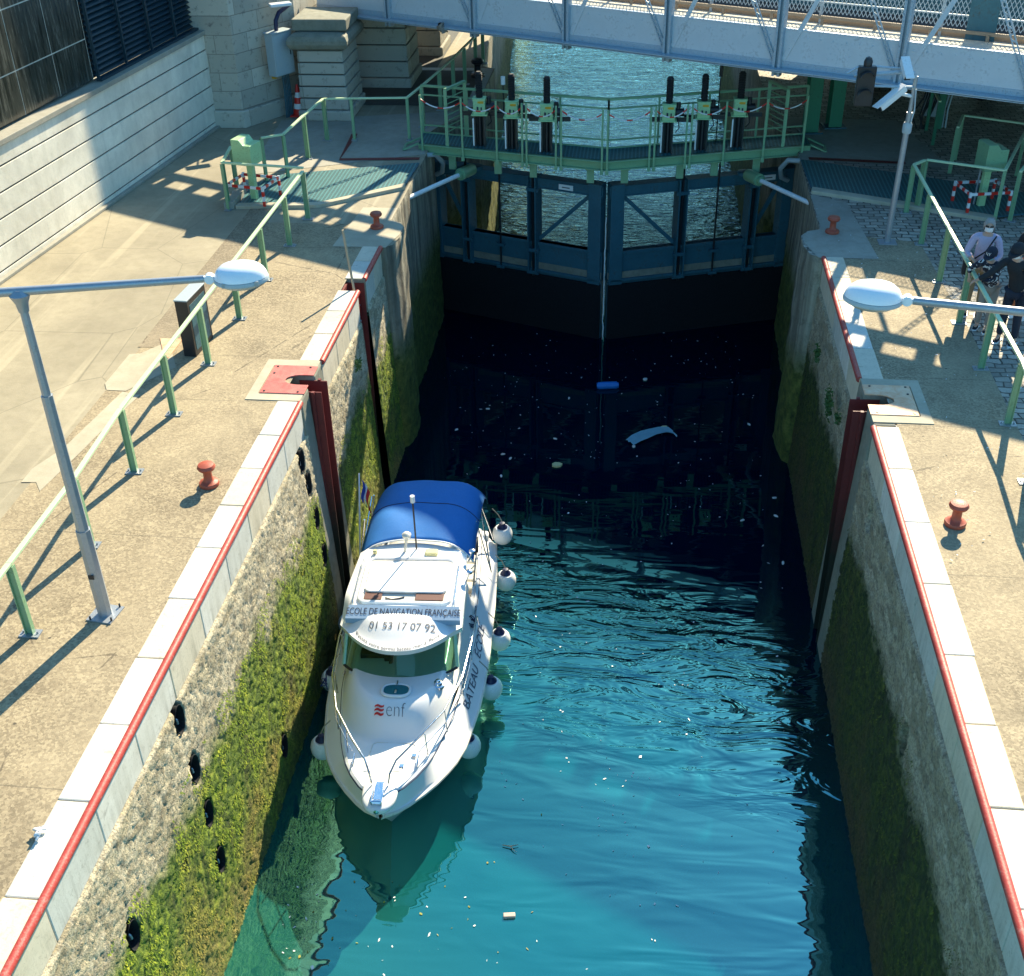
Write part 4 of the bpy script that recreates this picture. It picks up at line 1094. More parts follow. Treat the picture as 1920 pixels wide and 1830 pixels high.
# ================================================================== RAILINGS
def railing(name, pts, lab, posts=None, h=.95, mat='green_paint', close=False, w_=.055, base=True, top=.06, group=None):
    t = thing(name, lab, 'railing', (0, 0, 0)); P = [Vector((*q[:2], 0)) for q in pts]
    for a, b in zip(P[:-1], P[1:]):
        m = MB(); m.bar(a+Vector((0, 0, h)), b+Vector((0, 0, h)), top, .035); m.build('rail', 'rail_top', t, bevel=.004)
    for q in (posts or P):
        q = Vector((*q[:2], 0)); k_ = min(range(len(P)-1), key=lambda i: min((q-P[i]).length, (q-P[i+1]).length)); d = (P[k_+1]-P[k_]).normalized(); rz = math.atan2(d.y, d.x)
        m = MB(); m.box((q.x, q.y, h/2-.01), (.012, w_*1.5, h-.02), rz); 
        for s_ in (-1, 1): m.box((q.x+s_*math.sin(rz)*-w_*.72, q.y+s_*math.cos(rz)*w_*.72, h/2-.01), (.06, .01, h-.02), rz)
        pp = m.build('post', mat, t)
        if base:
            m = MB(); m.box((q.x, q.y, .012), (.13, .22, .016), rz)
            for s_ in (-1, 1): m.lathe([(.012, .02), (.012, .045)], (q.x+s_*math.sin(rz)*-.08, q.y+s_*math.cos(rz)*.08, 0), 6)
            m.build('base_plate', 'galv', t)
    return t
lp = [at(*q) for q in ((248, 885), (324, 777), (388, 683), (444, 598), (493, 525), (537, 461), (575, 411))]
near = [(-5.62, lp[0].y-1.62*i) for i in range(1, 5)]
LP_ = [tuple(q) for q in near[::-1]]+[(-5.70+.0*i, q.y) for i, q in enumerate(lp)]
railing('railing', LP_, 'long green railing on the left quay from the lamp post to the gate machinery')
railing('railing', [(-5.74, 21.72), (-7.42, 21.95), (-7.55, 22.95)], 'short green railing with a corner around the left control box', [(-7.42, 21.95), (-7.55, 22.95)])
rp = [at(*q) for q in ((541, 336), (578, 298), (614, 264), (665, 263), (768, 262))]
farp = [(-4.45, 27.6), (-4.25, 29.0), (-4.1, 30.2), (-3.98, 31.4), (-3.85, 32.6), (-3.78, 33.6), (-4.2, 40), (-4.6, 46)]
railing('railing', [(-7.1, 23.55)]+[(q.x, q.y) for q in rp]+farp, 'green railing zigzagging past the cone and along the river edge', [(-7.1, 23.55)]+[(q.x, q.y) for q in rp]+farp[:-2])
rr_ = [at(*q) for q in ((1885, 796), (1837, 692), (1792, 606), (1756, 529), (1726, 459), (1697, 400))]
rn = [(5.70, rr_[0].y-1.45*i) for i in range(1, 4)]
railing('railing', rn[::-1]+[(5.80, q.y) for q in rr_]+[(6.05, 22.75)], 'long green railing on the right quay in front of the three visitors', None)
railing('railing', [tuple(at(*q)[:2]) for q in ((1722, 390), (1865, 412))]+[tuple(at(1905, 330)[:2])], 'low green railing in front of the right control box', None, base=False, w_=.035)
railing('railing', [tuple(at(*q)[:2]) for q in ((1780, 325), (1790, 300), (1985, 330))], 'green railing behind the right control box', None, base=False, w_=.045)
railing('railing', [tuple(at(*q)[:2]) for q in ((1893, 415), (1935, 360))], 'green corner railing at the right edge beside the grating', None, w_=.045)
for i, q in enumerate(((1742, 265), (1752, 240), (1760, 220))):
    pass
railing('railing', [tuple(at(*q)[:2]) for q in ((1748, 272), (1736, 245), (1760, 205))], 'dark green railing in shade beside the bridge cabinets', None, base=False, w_=.04, mat='green_deep')

# ================================================================== BOLLARDS, CABINETS, CONE, LAMPS
def bollard(x, y, z, lab, sc=1, mat='red_rust', n0=None):
    t = thing('bollard', lab, 'bollard', (x, y, z), 0, 'mooring bollards')
    m = MB(); m.lathe([(.125*sc, 0), (.13*sc, .03*sc), (.12*sc, .05*sc), (.075*sc, .065*sc), (.058*sc, .09*sc), (.055*sc, .20*sc), (.065*sc, .225*sc)], (0, 0, 0), 20); m.build('stem', mat, t, smooth=2)
    m = MB(); m.lathe([(.065*sc, .222*sc), (.105*sc, .24*sc), (.118*sc, .27*sc), (.10*sc, .305*sc), (.05*sc, .32*sc), (.01, .322*sc)], (0, 0, 0), 20); m.build('cap', mat, t, smooth=2); return t
for px, py, lab in ((393, 914, 'red bollard on the left quay near the lamp post'), (1790, 988, 'red bollard on the right quay near the railing shadow'),
                    (707, 432, 'small red bollard on the left nose beside the shade line'), (1560, 441, 'small red bollard on the right nose in blue shade')):
    p = at(px, py-4); bollard(p.x, p.y, .01, lab)
bollard(-3.75, 32.2, .0, 'black bollard on the far river quay beyond the railing', 1.5, 'black_paint')
# black kiosk box
t = thing('service_box', 'tall black box with pale grey top behind the left railing', 'box', (-6.04, 15.98, 0), R(-4))
m = MB(); m.box((0, 0, .46), (.20, .68, .92)); m.build('body', 'black_paint', t, bevel=.008)
m = MB(); m.box((0, 0, .93), (.215, .70, .02)); m.build('lid', 'cabinet_grey', t, bevel=.004)
m = MB(); m.box((.102, 0, .46), (.006, .56, .74)); m.build('door', 'gate_blue', t)
m = MB(); m.prism([(-7.0+.55, 15.55), (-6.38, 15.55), (-6.38, 16.2), (-6.75, 16.2)], .006, .02); tag(m.build('tactile_plate', 'plate_faded'), 'small ribbed plate at the foot of the black box', 'plate')
# electrical cabinet on the tower with conduit, floodlight
CT = thing('electrical_cabinet', 'pale grey electrical cabinet fixed high on the stone tower', 'cabinet', (-8.02, 28.25, 1.12), math.atan2(1.73, 1.02)+math.pi)
m = MB(); m.box((0, .15, .42), (.62, .26, .96)); m.build('body', 'cabinet_grey', CT, bevel=.01)
m = MB(); m.box((0, .288, .42), (.56, .012, .9)); m.build('door', 'cabinet_grey', CT, bevel=.004)
m = MB(); m.box((0, .15, .915), (.66, .32, .02)); m.build('rain_hood', 'cabinet_grey', CT)
m = MB(); m.box((-.2, .298, .42), (.02, .012, .10)); m.build('handle', 'black_paint', CT)
m = MB(); m.box((.22, .1, -.10), (.08, .10, .05)); m.build('junction', 'yellow_steel', CT)
m = MB()
for i in range(5): m.path([(-.25+i*.05, .08, -.06), (-.27+i*.05, .07, -.5), (-.24+i*.05, .07, -1.12)], .016, 7)
m.build('cable_run', 'gate_blue', CT, smooth=2)
m = MB(); m.path([(.0, .12, .93), (.0, .14, 1.15), (-.12, .14, 1.3), (-.5, .12, 1.42)], .05, 10); m.build('bent_duct', 'navy', CT, smooth=2)
FL = thing('floodlight', 'small white floodlight on the tower above the electrical cabinet', 'floodlight', (-7.9, 28.25, 2.62), R(30))
m = MB(); m.box((.10, -.12, 0), (.50, .24, .07)); m.build('housing', 'lamp_white', FL, bevel=.02)
m = MB(); m.tube((.1, 0, -.02), (.1, .35, -.12), .02, n=8); m.build('bracket', 'galv', FL)
# cone
p = at(563, 216); t = thing('traffic_cone', 'orange and white traffic cone standing by the stone tower', 'traffic cone', (p.x, p.y, 0))
def cone_r(z): return .175-.145*(z/.72)
m = MB(); m.box((0, 0, .02), (.40, .40, .04)); m.build('base', 'red_plastic', t, bevel=.01)
for z0, z1, mt in ((.04, .18, 'red_plastic'), (.18, .30, 'white_plastic'), (.30, .44, 'red_plastic'), (.44, .56, 'white_plastic'), (.56, .74, 'red_plastic')):
    m = MB(); m.lathe([(cone_r(z0), z0), (cone_r(z1), z1)], (0, 0, 0), 18); m.build('band', mt, t, smooth=2)

def lamp_post(name, base, hgt, arm_to, lab, dbl=None):
    t = thing('street_lamp', lab, 'street lamp', (base.x, base.y, 0), 0, 'lamps with long side arms')
    m = MB(); m.tube((0, 0, 0), (0, 0, 1.15), .078, .078, 8); m.tube((0, 0, 1.15), (0, 0, 2.75), .066, .058, 8); m.tube((0, 0, 2.75), (0, 0, hgt-.12), .045, .040, 8); m.build('pole', 'galv', t, smooth=2)
    m = MB(); m.box((0, 0, .01), (.30, .30, .018), R(-8)); m.build('base_plate', 'galv', t)
    for sx in (-1, 1):
        for sy in (-1, 1):
            m = MB(); m.tube((sx*.12, sy*.12, .01), (sx*.12, sy*.12, .06), .012, n=6); m.build('anchor_bolt', 'black_paint', t)
    m = MB(); m.box((.0, -.088, .58), (.06, .012, .05)); m.build('hatch_lock', 'black_paint', t)
    d = Vector((arm_to[0]-base.x, arm_to[1]-base.y, 0)); L = d.length; d.normalize()
    m = MB(); m.lathe([(.05, hgt-.20), (.06, hgt-.12), (.10, hgt-.03), (.05, hgt+.02)], (0, 0, 0), 12); m.build('elbow', 'galv', t, smooth=2)
    m = MB(); m.tube(Vector((0, 0, hgt))-d*.3, Vector((0, 0, hgt))+d*(L-.34), .045, .036, 12); m.build('arm', 'galv', t, smooth=2)
    c = Vector((0, 0, hgt))+d*(L-.29)
    m = MB(); m.box(c, (.16, .05, .05), math.atan2(d.y, d.x)); m.lathe([(.046, -.045), (.046, .045)], c, 14, ax=Matrix.Rotation(math.atan2(d.y, d.x), 3, 'Z') @ Matrix.Rotation(R(90), 3, 'X')); m.build('joint', 'lamp_white', t, smooth=2, bevel=.006)
    # flat oval head
    hc = Vector((0, 0, hgt))+d*L; rz = math.atan2(d.y, d.x)
    def oval(z0r, mat, nm, zz):
        m = MB(); vs = []; n = 28
        for rr2, z in z0r:
            for j in range(n):
                a = 2*math.pi*j/n; vs.append(hc+Matrix.Rotation(rz, 3, 'Z') @ Vector((math.cos(a)*.255*rr2, math.sin(a)*.205*rr2*(1-.06*math.cos(a)), z)))
        k_ = len(z0r); fs = [(i*n+j, i*n+(j+1) % n, (i+1)*n+(j+1) % n, (i+1)*n+j) for i in range(k_-1) for j in range(n)]+[tuple(range(n))[::-1], tuple((k_-1)*n+j for j in range(n))]
        m.add(vs, fs); m.build(nm, mat, t, smooth=2)
    oval([(.96, -.045), (1.01, -.035), (1.01, -.008), (.985, .0)], 'cabinet_grey', 'rim', 0)
    for sx_ in (-.6, .6):
        m = MB(); m.box(hc+Matrix.Rotation(rz, 3, 'Z') @ Vector((sx_*.25, -.168 if abs(sx_) < 1 else 0, -.015)), (.035, .02, .045), rz); m.build('clip', 'galv', t)
    oval([(.985, .004), (.95, .035), (.86, .075), (.70, .108), (.45, .128), (.2, .137), (.02, .14)], 'lamp_white', 'shade', 0)
    oval([(.3, -.10), (.7, -.085), (.9, -.05), (.93, -.047)], 'cabinet_grey', 'diffuser', 0)
    return t
bL = at(198, 1152); hd = at(452, 518, 3.84)
lamp_post('street_lamp', bL, 3.84, hd, 'street lamp on the left quay with whole pole and base plate in view')
hd2 = at(1637, 556, 3.84); lamp_post('street_lamp', Vector((5.4, 9.40, 0)), 3.84, hd2, 'street lamp head and arm reaching in from the right edge')

# CCTV / signal pole
p = at(1663, 455); CP = thing('camera_pole', 'slim grey pole with two white cameras standing in front of the bridge', 'camera pole', (p.x, p.y, 0))
m = MB(); m.tube((0, 0, 0), (.02, 0, 2.35), .056, .050, 12); m.tube((.02, 0, 2.35), (.03, 0, 2.95), .036, .034, 10); m.build('pole', 'galv', CP, smooth=2)
m = MB(); m.box((0, 0, .01), (.32, .26, .02)); m.build('base_plate', 'galv', CP)
m = MB(); m.path([(.03, 0, 2.92), (-.02, 0, 3.0), (-.2, -.01, 3.02), (-1.0, -.02, 2.96)], .035, 8); m.tube((.0, -.03, 2.78), (-.95, -.04, 2.80), .022, n=8); m.build('cross_arm', 'bridge_edge', CP, smooth=2)
m = MB(); m.lathe([(.075, 2.0), (.08, 2.04), (.08, 2.14), (.06, 2.18)], (.02, 0, 0), 12); m.path([(.04, -.05, 2.1), (.08, -.06, 2.4), (.05, -.05, 2.75)], .014, 6); m.build('clamp', 'cabinet_grey', CP, smooth=2)
def camera_box(c, yaw, pitch, L=.52):
    L *= .88
    ax = Matrix.Rotation(yaw, 3, 'Z') @ Matrix.Rotation(pitch, 3, 'X'); m = MB()
    m.box(c, (.125, L, .11), ax=ax); m.build('camera_housing', 'white_plastic', CP, bevel=.025)
    m = MB(); m.box(Vector(c)+ax @ Vector((0, -.04, .075)), (.15, L+.07, .012), ax=ax); m.build('sun_shield', 'white_plastic', CP, bevel=.004)
    m = MB(); m.box(Vector(c)+ax @ Vector((0, -L/2-.004, -.01)), (.10, .012, .08), ax=ax); m.build('lens_window', 'black_paint', CP)
camera_box((-.20, -.18, 3.12), R(12), R(38), .42)
camera_box((-.33, -.12, 2.62), R(-62), R(32), .62)
m = MB(); m.tube((-.28, -.1, 2.7), (0, 0, 2.62), .03, n=8); m.build('camera_bracket', 'white_plastic', CP)
SG = thing('traffic_signal', 'black two-lamp traffic signal hanging in front of the bridge beam', 'traffic light', (p.x-.80, p.y-.06, 2.56))
m = MB(); m.box((0, 0, .24), (.30, .14, .66)); m.build('housing', 'black_paint', SG, bevel=.02)
for z in (.38, .09):
    m = MB(); m.lathe([(.115, 0), (.115, .012)], (0, -.075, z), 20, ax=Matrix.Rotation(R(90), 3, 'X')); m.build('lens', 'black_paint', SG, smooth=2)
    m = MB(); n = 12; vs = []
    for y_ in (-.07, -.20):
        for j in range(n+1): a = R(15)+R(150)*j/n; vs.append((.125*math.cos(a), y_, z+.125*math.sin(a)))
    m.add(vs, [(j, j+1, n+1+j+1, n+1+j) for j in range(n)]); m.build('visor', 'black_paint', SG)
m = MB(); m.lathe([(.07, .57), (.075, .64), (.05, .70), (.01, .72)], (0, 0, 0), 12); m.build('cap', 'black_paint', SG, smooth=2)
m = MB(); m.path([(-.32, .02, .44), (-.16, .02, .54), (0, .02, .56), (.6, .02, .52)], .02, 8); m.build('hanger', 'bridge_edge', SG, smooth=2)

# cabinets, cables and posts under the right part of the bridge
a = at(1800, 262); t = thing('hanging_cabinet', 'pale grey panel cabinet hanging under the right end of the bridge', 'cabinet', (a.x+.1, a.y+1.0, .95), R(-20))
m = MB(); m.box((0, 0, .55), (.36, .2, 1.3)); m.build('body', 'cabinet_grey', t, bevel=.008)
m = MB()
for i in range(4): m.path([(-.30+i*.05, -.05, 1.2), (-.32+i*.06, -.08, .1), (-.42+i*.07, -.2, -.5), (-.40+i*.07, -.25, -.93)], .02, 7)
m.build('cable_run', 'cabinet_grey', t, smooth=2)
t = thing('cable_board', 'tall grey board of cables beside the hanging cabinet', 'panel', (a.x-.55, a.y+.95, 0), R(-20)); m = MB(); m.box((0, 0, 1.2), (.30, .06, 1.9)); m.build('board', 'cabinet_grey', t); m = MB(); m.box((.26, 0, 1.0), (.12, .12, 2.0)); m.build('post', 'green_deep', t)
m = MB(); rr = random.Random(9)
for i in range(7):
    m.path([(-.1+i*.05, -.08, 1.3), (-.15+i*.05, -.12, .7), (-.3+i*.06+rr.gauss(0, .05), -.22, .3), (-.2+i*.04+rr.gauss(0, .08), -.3, .02)], .018, 6)
m.build('loose_cables', 'dark_rubber', t, smooth=2)

# yellow frame trailer and parked car beyond the bridge
def wheel(t, x, y, r=.32, w_=.2):
    o = MB(); o.lathe([(r*.62, -w_/2), (r*.95, -w_/2), (r, -w_/2+.03), (r, w_/2-.03), (r*.95, w_/2), (r*.62, w_/2)], (x, y, r), 22, ax=Matrix.Rotation(R(90), 3, 'X')); tw = o.build('wheel', 'tyre', t, smooth=2)
    o = MB(); o.lathe([(r*.6, -w_*.38), (r*.25, -w_*.30), (r*.1, -w_*.42)], (x, y, r), 14, ax=Matrix.Rotation(R(90), 3, 'X')); o.build('rim', 'galv', tw, smooth=2)
p = at(1590, 150); t = thing('flat_trailer', 'yellow steel frame trailer parked beyond the green columns', 'trailer', (p.x+.3, p.y+.6, 0), R(-24))
m = MB()
for y_ in (-.6, .6): m.box((0, y_, .62), (3.0, .08, .16))
for x_ in (-1.4, -.7, 0, .7, 1.4): m.box((x_, 0, .60), (.08, 1.2, .10))
m.bar((1.5, .6, .6), (2.4, 0, .5), .08, .08); m.bar((1.5, -.6, .6), (2.4, 0, .5), .08, .08); m.build('frame', 'yellow_steel', t)
m = MB(); m.box((0, 0, .73), (2.9, 1.3, .06)); m.build('boards', 'yellow_steel', t)
for x_ in (-.4,): wheel(t, x_+1.35, -.75); wheel(t, x_+1.35, .75)
def car(x, y, rz, lab):
    t = thing('parked_car', lab, 'car', (x, y, 0), rz); W2 = .86
    prof = [(-2.1, .32), (-2.12, .62), (-1.95, .86), (-1.05, .95), (-.55, 1.38), (.85, 1.42), (1.55, 1.02), (2.05, .92), (2.12, .55), (2.08, .32)]
    m = MB(); n = len(prof); vs = []
    for s_, in_ in ((-W2, 0), (-W2-.02, 1), (W2+.02, 1), (W2, 0)): vs += [(a, s_*(1 if b < .95 else .84), b) for a, b in prof]
    fs = [(i+k_*n, i+1+k_*n, i+1+(k_+1)*n, i+(k_+1)*n) for k_ in range(3) for i in range(n-1)]+[tuple(range(n))[::-1], tuple(range(3*n, 4*n))]
    m.add(vs, fs); m.build('body', 'car_paint', t, bevel=.05)
    for sx in (-1.3, 1.32): wheel(t, sx, -.78, .33); wheel(t, sx, .78, .33)
    for s_ in (-1, 1):
        m = MB(); m.box((-2.11, s_*.6, .66), (.04, .3, .14)); m.build('headlight', 'white_plastic', t, bevel=.01)
    m = MB(); m.box((.15, 0, 1.2), (1.5, 1.50, .26)); m.build('side_windows', 'dark_panel', t, bevel=.02)
    m = MB(); m.box((-2.13, 0, .45), (.02, .5, .11)); m.build('number_plate', 'white_plastic', t)
    return t
p = at(1665, 178); car(p.x+1.3, p.y+.9, R(-25), 'dark car parked beyond the bridge with its front wheel beside the signal')
p = at(1868, 205); car(p.x+1.5, p.y+1.2, R(-25), 'dark car parked beyond the bridge at the right edge')

# ================================================================== BOAT
BA = R(2.9)
BOAT = thing('motor_boat', 'white motor cruiser with blue bimini and sailing school lettering, lying by the left wall', 'boat', (-2.245, 10.0, WL), BA)
def interp(tab, v):
    if v <= tab[0][0]: return tab[0][1]
    for (a, x), (b, y) in zip(tab[:-1], tab[1:]):
        if v <= b:
            t = (v-a)/(b-a); return x+(y-x)*t
    return tab[-1][1]
BT_ = [(0, .03), (.08, .19), (.2, .33), (.4, .51), (.6, .66), (.8, .78), (1.0, .88), (1.3, .98), (1.7, 1.05), (2.1, 1.11), (2.6, 1.15), (3.3, 1.17), (4.5, 1.17), (5.4, 1.14), (6.2, 1.08)]
ZS = [(0, 1.12), (.6, 1.08), (1.5, 1.02), (2.5, .96), (4, .92), (6.2, .88)]
def B_(v): return interp(BT_, v)*.955
def zs_(v): return interp(ZS, v)+.03
def in_(v): return .02+.20*smooth(0, 1.3, v)
# hull
m = MB(); vs = []; st = [.0, .08, .2, .4, .6, .8, 1.0, 1.3, 1.7, 2.1, 2.6, 3.3, 3.9, 4.5, 5.0, 5.4, 5.8, 6.2]
for v in st:
    b, z = B_(v), zs_(v); f = smooth(0, 2.2, v)
    zk = .75-.95*smooth(-.1, .9, v); bc = b*(.35+.42*f); zc = max(zk+.05, .52-.50*smooth(0, 1.6, v))
    half = [(0, zk), (bc, zc), (bc+.04, zc+.03), (b*(.82+.12*f), zc+(z-zc)*.35), (b*.99, z-.40), (b+.03, z-.36), (b+.03, z-.32), (b-.005, z-.30), (b-in_(v), z-.01), (b-in_(v)-.035, z+.008)]
    vs += [(-x, v, zz_) for x, zz_ in half[::-1]]+[(x, v, zz_) for x, zz_ in half[1:]]
n = 19; fs = [(i*n+j, (i+1)*n+j, (i+1)*n+j+1, i*n+j+1) for i in range(len(st)-1) for j in range(n-1)]
fs.append(tuple((len(st)-1)*n+j for j in range(n)))
m.add(vs, fs); m.build('hull', 'white_gel', BOAT, smooth=2)
# rub rail and boot stripe
for s_ in (-1, 1):
    m = MB(); m.path([(s_*(B_(v)+.026), v, zs_(v)-.34) for v in st], .026, 8); m.build('rub_rail', 'cream_gel', BOAT, smooth=2)
    m = MB(); m.path([(s_*(B_(v)-in_(v)+.012), v, zs_(v)-.028) for v in st], .007, 6); m.build('blue_line', 'navy', BOAT, smooth=2)
# deck height field: foredeck, raised trunk, side decks, cockpit well
def deck_z(x, v):
    z = zs_(v)-.02+.03*(1-min(1, abs(x)/max(B_(v)-in_(v), .05))**2)
    dv = max(0, 2.50-v)
    q = (abs(x)/.90)**2.6+(dv/1.52)**2.5
    z += .40*smooth(1.02, .38, q)*(1 if v < 4.15 else max(0, 1-(v-4.15)*12))
    if v > 4.2 and v < 5.95 and abs(x) < .80: z = .38
    return z
m = MB(); nv, nx = 150, 56; vs = []
for i in range(nv):
    v = .02+6.16*i/(nv-1); b = B_(v)-in_(v)-.03
    for j in range(nx):
        x = -b+2*b*j/(nx-1); vs.append((x, v, deck_z(x, v)))
fs = [(i*nx+j, i*nx+j+1, (i+1)*nx+j+1, (i+1)*nx+j) for i in range(nv-1) for j in range(nx-1)]
m.add(vs, fs); m.build('deck', 'white_gel', BOAT, smooth=2)
# anchor platform at the bow
m = MB(); vs = []; prof = [(-.22, .07, .03), (-.19, .15, .05), (-.11, .21, .07), (.0, .245, .08), (.15, .25, .08), (.36, .22, .05)]
for v, hw, th in prof: vs += [(-hw, v, 1.12), (-hw*.8, v, 1.12+th), (hw*.8, v, 1.12+th), (hw, v, 1.12), (hw*.75, v, 1.12-th*1.5), (-hw*.75, v, 1.12-th*1.5)]
fs = [(i*6+j, (i+1)*6+j, (i+1)*6+(j+1) % 6, i*6+(j+1) % 6) for i in range(5) for j in range(6)]+[(0, 1, 2, 3, 4, 5), (35, 34, 33, 32, 31, 30)]
m.add(vs, fs); ap = m.build('anchor_platform', 'white_gel', BOAT, smooth=True, sub=2)
m = MB(); m.box((0, .02, 1.205), (.10, .36, .012)); m.tube((-.07, -.12, 1.20), (.07, -.12, 1.20), .03, n=12); m.box((-.065, -.06, 1.21), (.012, .2, .07)); m.box((.065, -.06, 1.21), (.012, .2, .07)); m.build('anchor_roller', 'chrome', ap, smooth=2)
m = MB(); m.lathe([(.03, 0), (.035, .03), (.0, .04)], (0, -.19, 1.12), 10, ax=Matrix.Rotation(R(90), 3, 'X')); m.build('bow_light', 'chrome', ap, smooth=2)
# locker hatch outline on the foredeck
m = MB(); hp = [(-.26, .46), (-.22, .96), (-.17, .99), (.30, .99), (.35, .96), (.20, .46)]
m.path([(x, v, deck_z(x, v)+.003) for x, v in hp+[hp[0]]], .008, 6); m.build('locker_seam', 'cream_gel', BOAT)
for x in (.12, .26): 
    m = MB(); m.box((x+.10, .56+(x-.12)*1.4, deck_z(x, .6)+.01), (.06, .05, .012)); m.build('hinge', 'chrome', BOAT)
# oval deck hatch and vent on the trunk
m = MB(); ring = []; 
for j in range(29):
    a = 2*math.pi*j/28; x = .03+.19*math.copysign(abs(math.cos(a))**.75, math.cos(a)); v = 1.60+.125*math.copysign(abs(math.sin(a))**.75, math.sin(a)); ring.append(Vector((x, v, deck_z(x, v)+.02)))
m.path(ring, .022, 8); hr_ = m.build('hatch_ring', 'white_gel', BOAT, smooth=2)
m = MB(); m.add([r_+Vector((0, 0, .008)) for r_ in ring[:-1]], [tuple(range(28))]); m.build('hatch_glass', 'hatch_teal' if 'hatch_teal' in M else 'louvre', hr_)
m = MB(); m.path([(.03, 1.68, deck_z(0, 1.68)+.04), (.03, 1.76, deck_z(0, 1.74)+.05)], .012, 6); m.box((.03, 1.55, deck_z(0, 1.55)+.035), (.03, .07, .02)); m.build('hatch_latch', 'chrome', hr_)
m = MB(); zv = deck_z(.58, 1.80); m.lathe([(.085, -.03), (.085, .01), (.06, .02), (.055, .05), (.035, .06), (.03, .085), (.005, .09)], (.58, 1.80, zv), 18); m.build('deck_vent', 'chrome', BOAT, smooth=2)

# cabin
def roof_front(x): return 1.86+.64*(abs(x)/.82)**2.2
def roof_z(x, v):
    z = 2.02+.05*(1-(x/.86)**2); t = smooth(roof_front(x)+.50, roof_front(x), v); return z-.13*t
m = MB(); vs = []; nx = 33; nv = 30
for i in range(nv):
    for j in range(nx):
        x = -.86+1.72*j/(nx-1); hw = .86
        f = i/(nv-1); va = roof_front(x*.953); vb = 4.02+.15*(1-(x/.86)**2); v = va+(vb-va)*f
        xx = x*(1-.07*smooth(3.0, 4.2, v)); edge = smooth(.74, .86, abs(x)); vs.append((xx, v, roof_z(x, v)-.04*edge))
top = len(vs); fs = [(i*nx+j, i*nx+j+1, (i+1)*nx+j+1, (i+1)*nx+j) for i in range(nv-1) for j in range(nx-1)]
lower = [(x, v+(.03 if i // nx == 0 else 0), z-.095) for i, (x, v, z) in enumerate(vs)]
fs += [tuple(top+q for q in f[::-1]) for f in fs]
b_idx = [j for j in range(nx)]+[i*nx+nx-1 for i in range(1, nv)]+[(nv-1)*nx+j for j in range(nx-2, -1, -1)]+[i*nx for i in range(nv-2, 0, -1)]
for a, b in zip(b_idx, b_idx[1:]+[b_idx[0]]): fs.append((b, a, top+a, top+b))
m.add(vs+lower, fs); RF = m.build('roof', 'white_gel', BOAT, smooth=2)
# sun roof: frame, sliding panel and the dark gap in front of it
def rrect(x0, x1, v0, v1, r, n=6):
    o = []
    for cx, cy, a0 in ((x1-r, v1-r, 0), (x0+r, v1-r, 90), (x0+r, v0+r, 180), (x1-r, v0+r, 270)):
        for j in range(n+1): a = R(a0+90*j/n); o.append((cx+r*math.cos(a), cy+r*math.sin(a)))
    return o
fr_ = rrect(-.62, .66, 2.74, 3.76, .12)
m = MB(); m.path([(x, v, roof_z(x, v)+.012) for x, v in fr_+[fr_[0]]], .036, 8); m.build('sunroof_frame', 'white_gel', RF, smooth=2)
m = MB(); m.sheet(rrect(-.60, .64, 2.76, 3.74, .11), roof_z(.6, 3)+.028); m.build('opening', 'cream_gel', RF)
m = MB(); m.prism(rrect(-.57, .61, 2.93, 3.64, .10), 2.085, 2.12); m.build('sunroof_panel', 'white_gel', RF, bevel=.012)
for x0, x1 in ((-.55, -.30), (.18, .58)):
    m = MB(); m.box(((x0+x1)/2, 2.855, roof_z(.4, 3)+.034), (x1-x0, .15, .006)); m.build('opening_blind', 'brown_vinyl', RF)
m = MB(); m.path([(-.25, 2.83, 2.085), (-.15, 2.79, 2.085), (-.05, 2.82, 2.085), (.02, 2.85, 2.085)], .009, 5); m.build('opening_cord', 'ink', RF)
for x in (-.70, .735):
    m = MB(); m.path([(x, 2.72, roof_z(x, 2.8)+.0), (x, 2.75, roof_z(x, 2.8)+.05), (x, 3.72, roof_z(x, 3.7)+.05), (x, 3.75, roof_z(x, 3.7))], .010, 6); m.build('grab_rail', 'chrome', RF, smooth=2)
from mathutils.bvhtree import BVHTree
_bv = BVHTree.FromPolygons([v_.co for v_ in RF.data.vertices], [tuple(p_.vertices) for p_ in RF.data.polygons])
def on_roof(x, v, h=.008):
    r_ = _bv.ray_cast(Vector((x, v, 3.5)), Vector((0, 0, -1)))
    return Vector((x, v, (r_[0].z if r_[0] else 1.95)+h))
# name banner, telephone number, motto
bw0, bw1 = -.73, .82
m = MB(); m.add([(bw0-.03, 2.42, 2.035), (bw1+.03, 2.42, 2.035), (bw1, 2.62, 2.115), (bw0, 2.62, 2.115), (bw0-.03, 2.42, 1.95), (bw1+.03, 2.42, 1.95), (bw1, 2.66, 1.98), (bw0, 2.66, 1.98)], [(0, 1, 2, 3), (0, 4, 5, 1), (1, 5, 6, 2), (2, 6, 7, 3), (3, 7, 4, 0), (7, 6, 5, 4)])
bn = m.build('name_board', 'board_blue', RF)
text_on('lettering', 'ECOLE DE NAVIGATION FRANÇAISE', .150, lambda x, y: Vector((x+.045, 2.52+y*.93, 2.075+y*.372+.006)), 'ink', bn, .655)
text_on('telephone_number', '01 53 17 07 92', .165, lambda x, y: on_roof(x+.06, 2.25+y+.05*(x/.5)**2, .0075), 'grey_ink', RF, .92)
def mot(x, y):
    v = roof_front(x/.953)+.035+y; r_ = on_roof(x, v, .006); return r_
text_on('motto', 'Passez votre permis bateau mer à Paris', .092, lambda x, y: mot(x, y*1.1), 'ink', RF, .80)
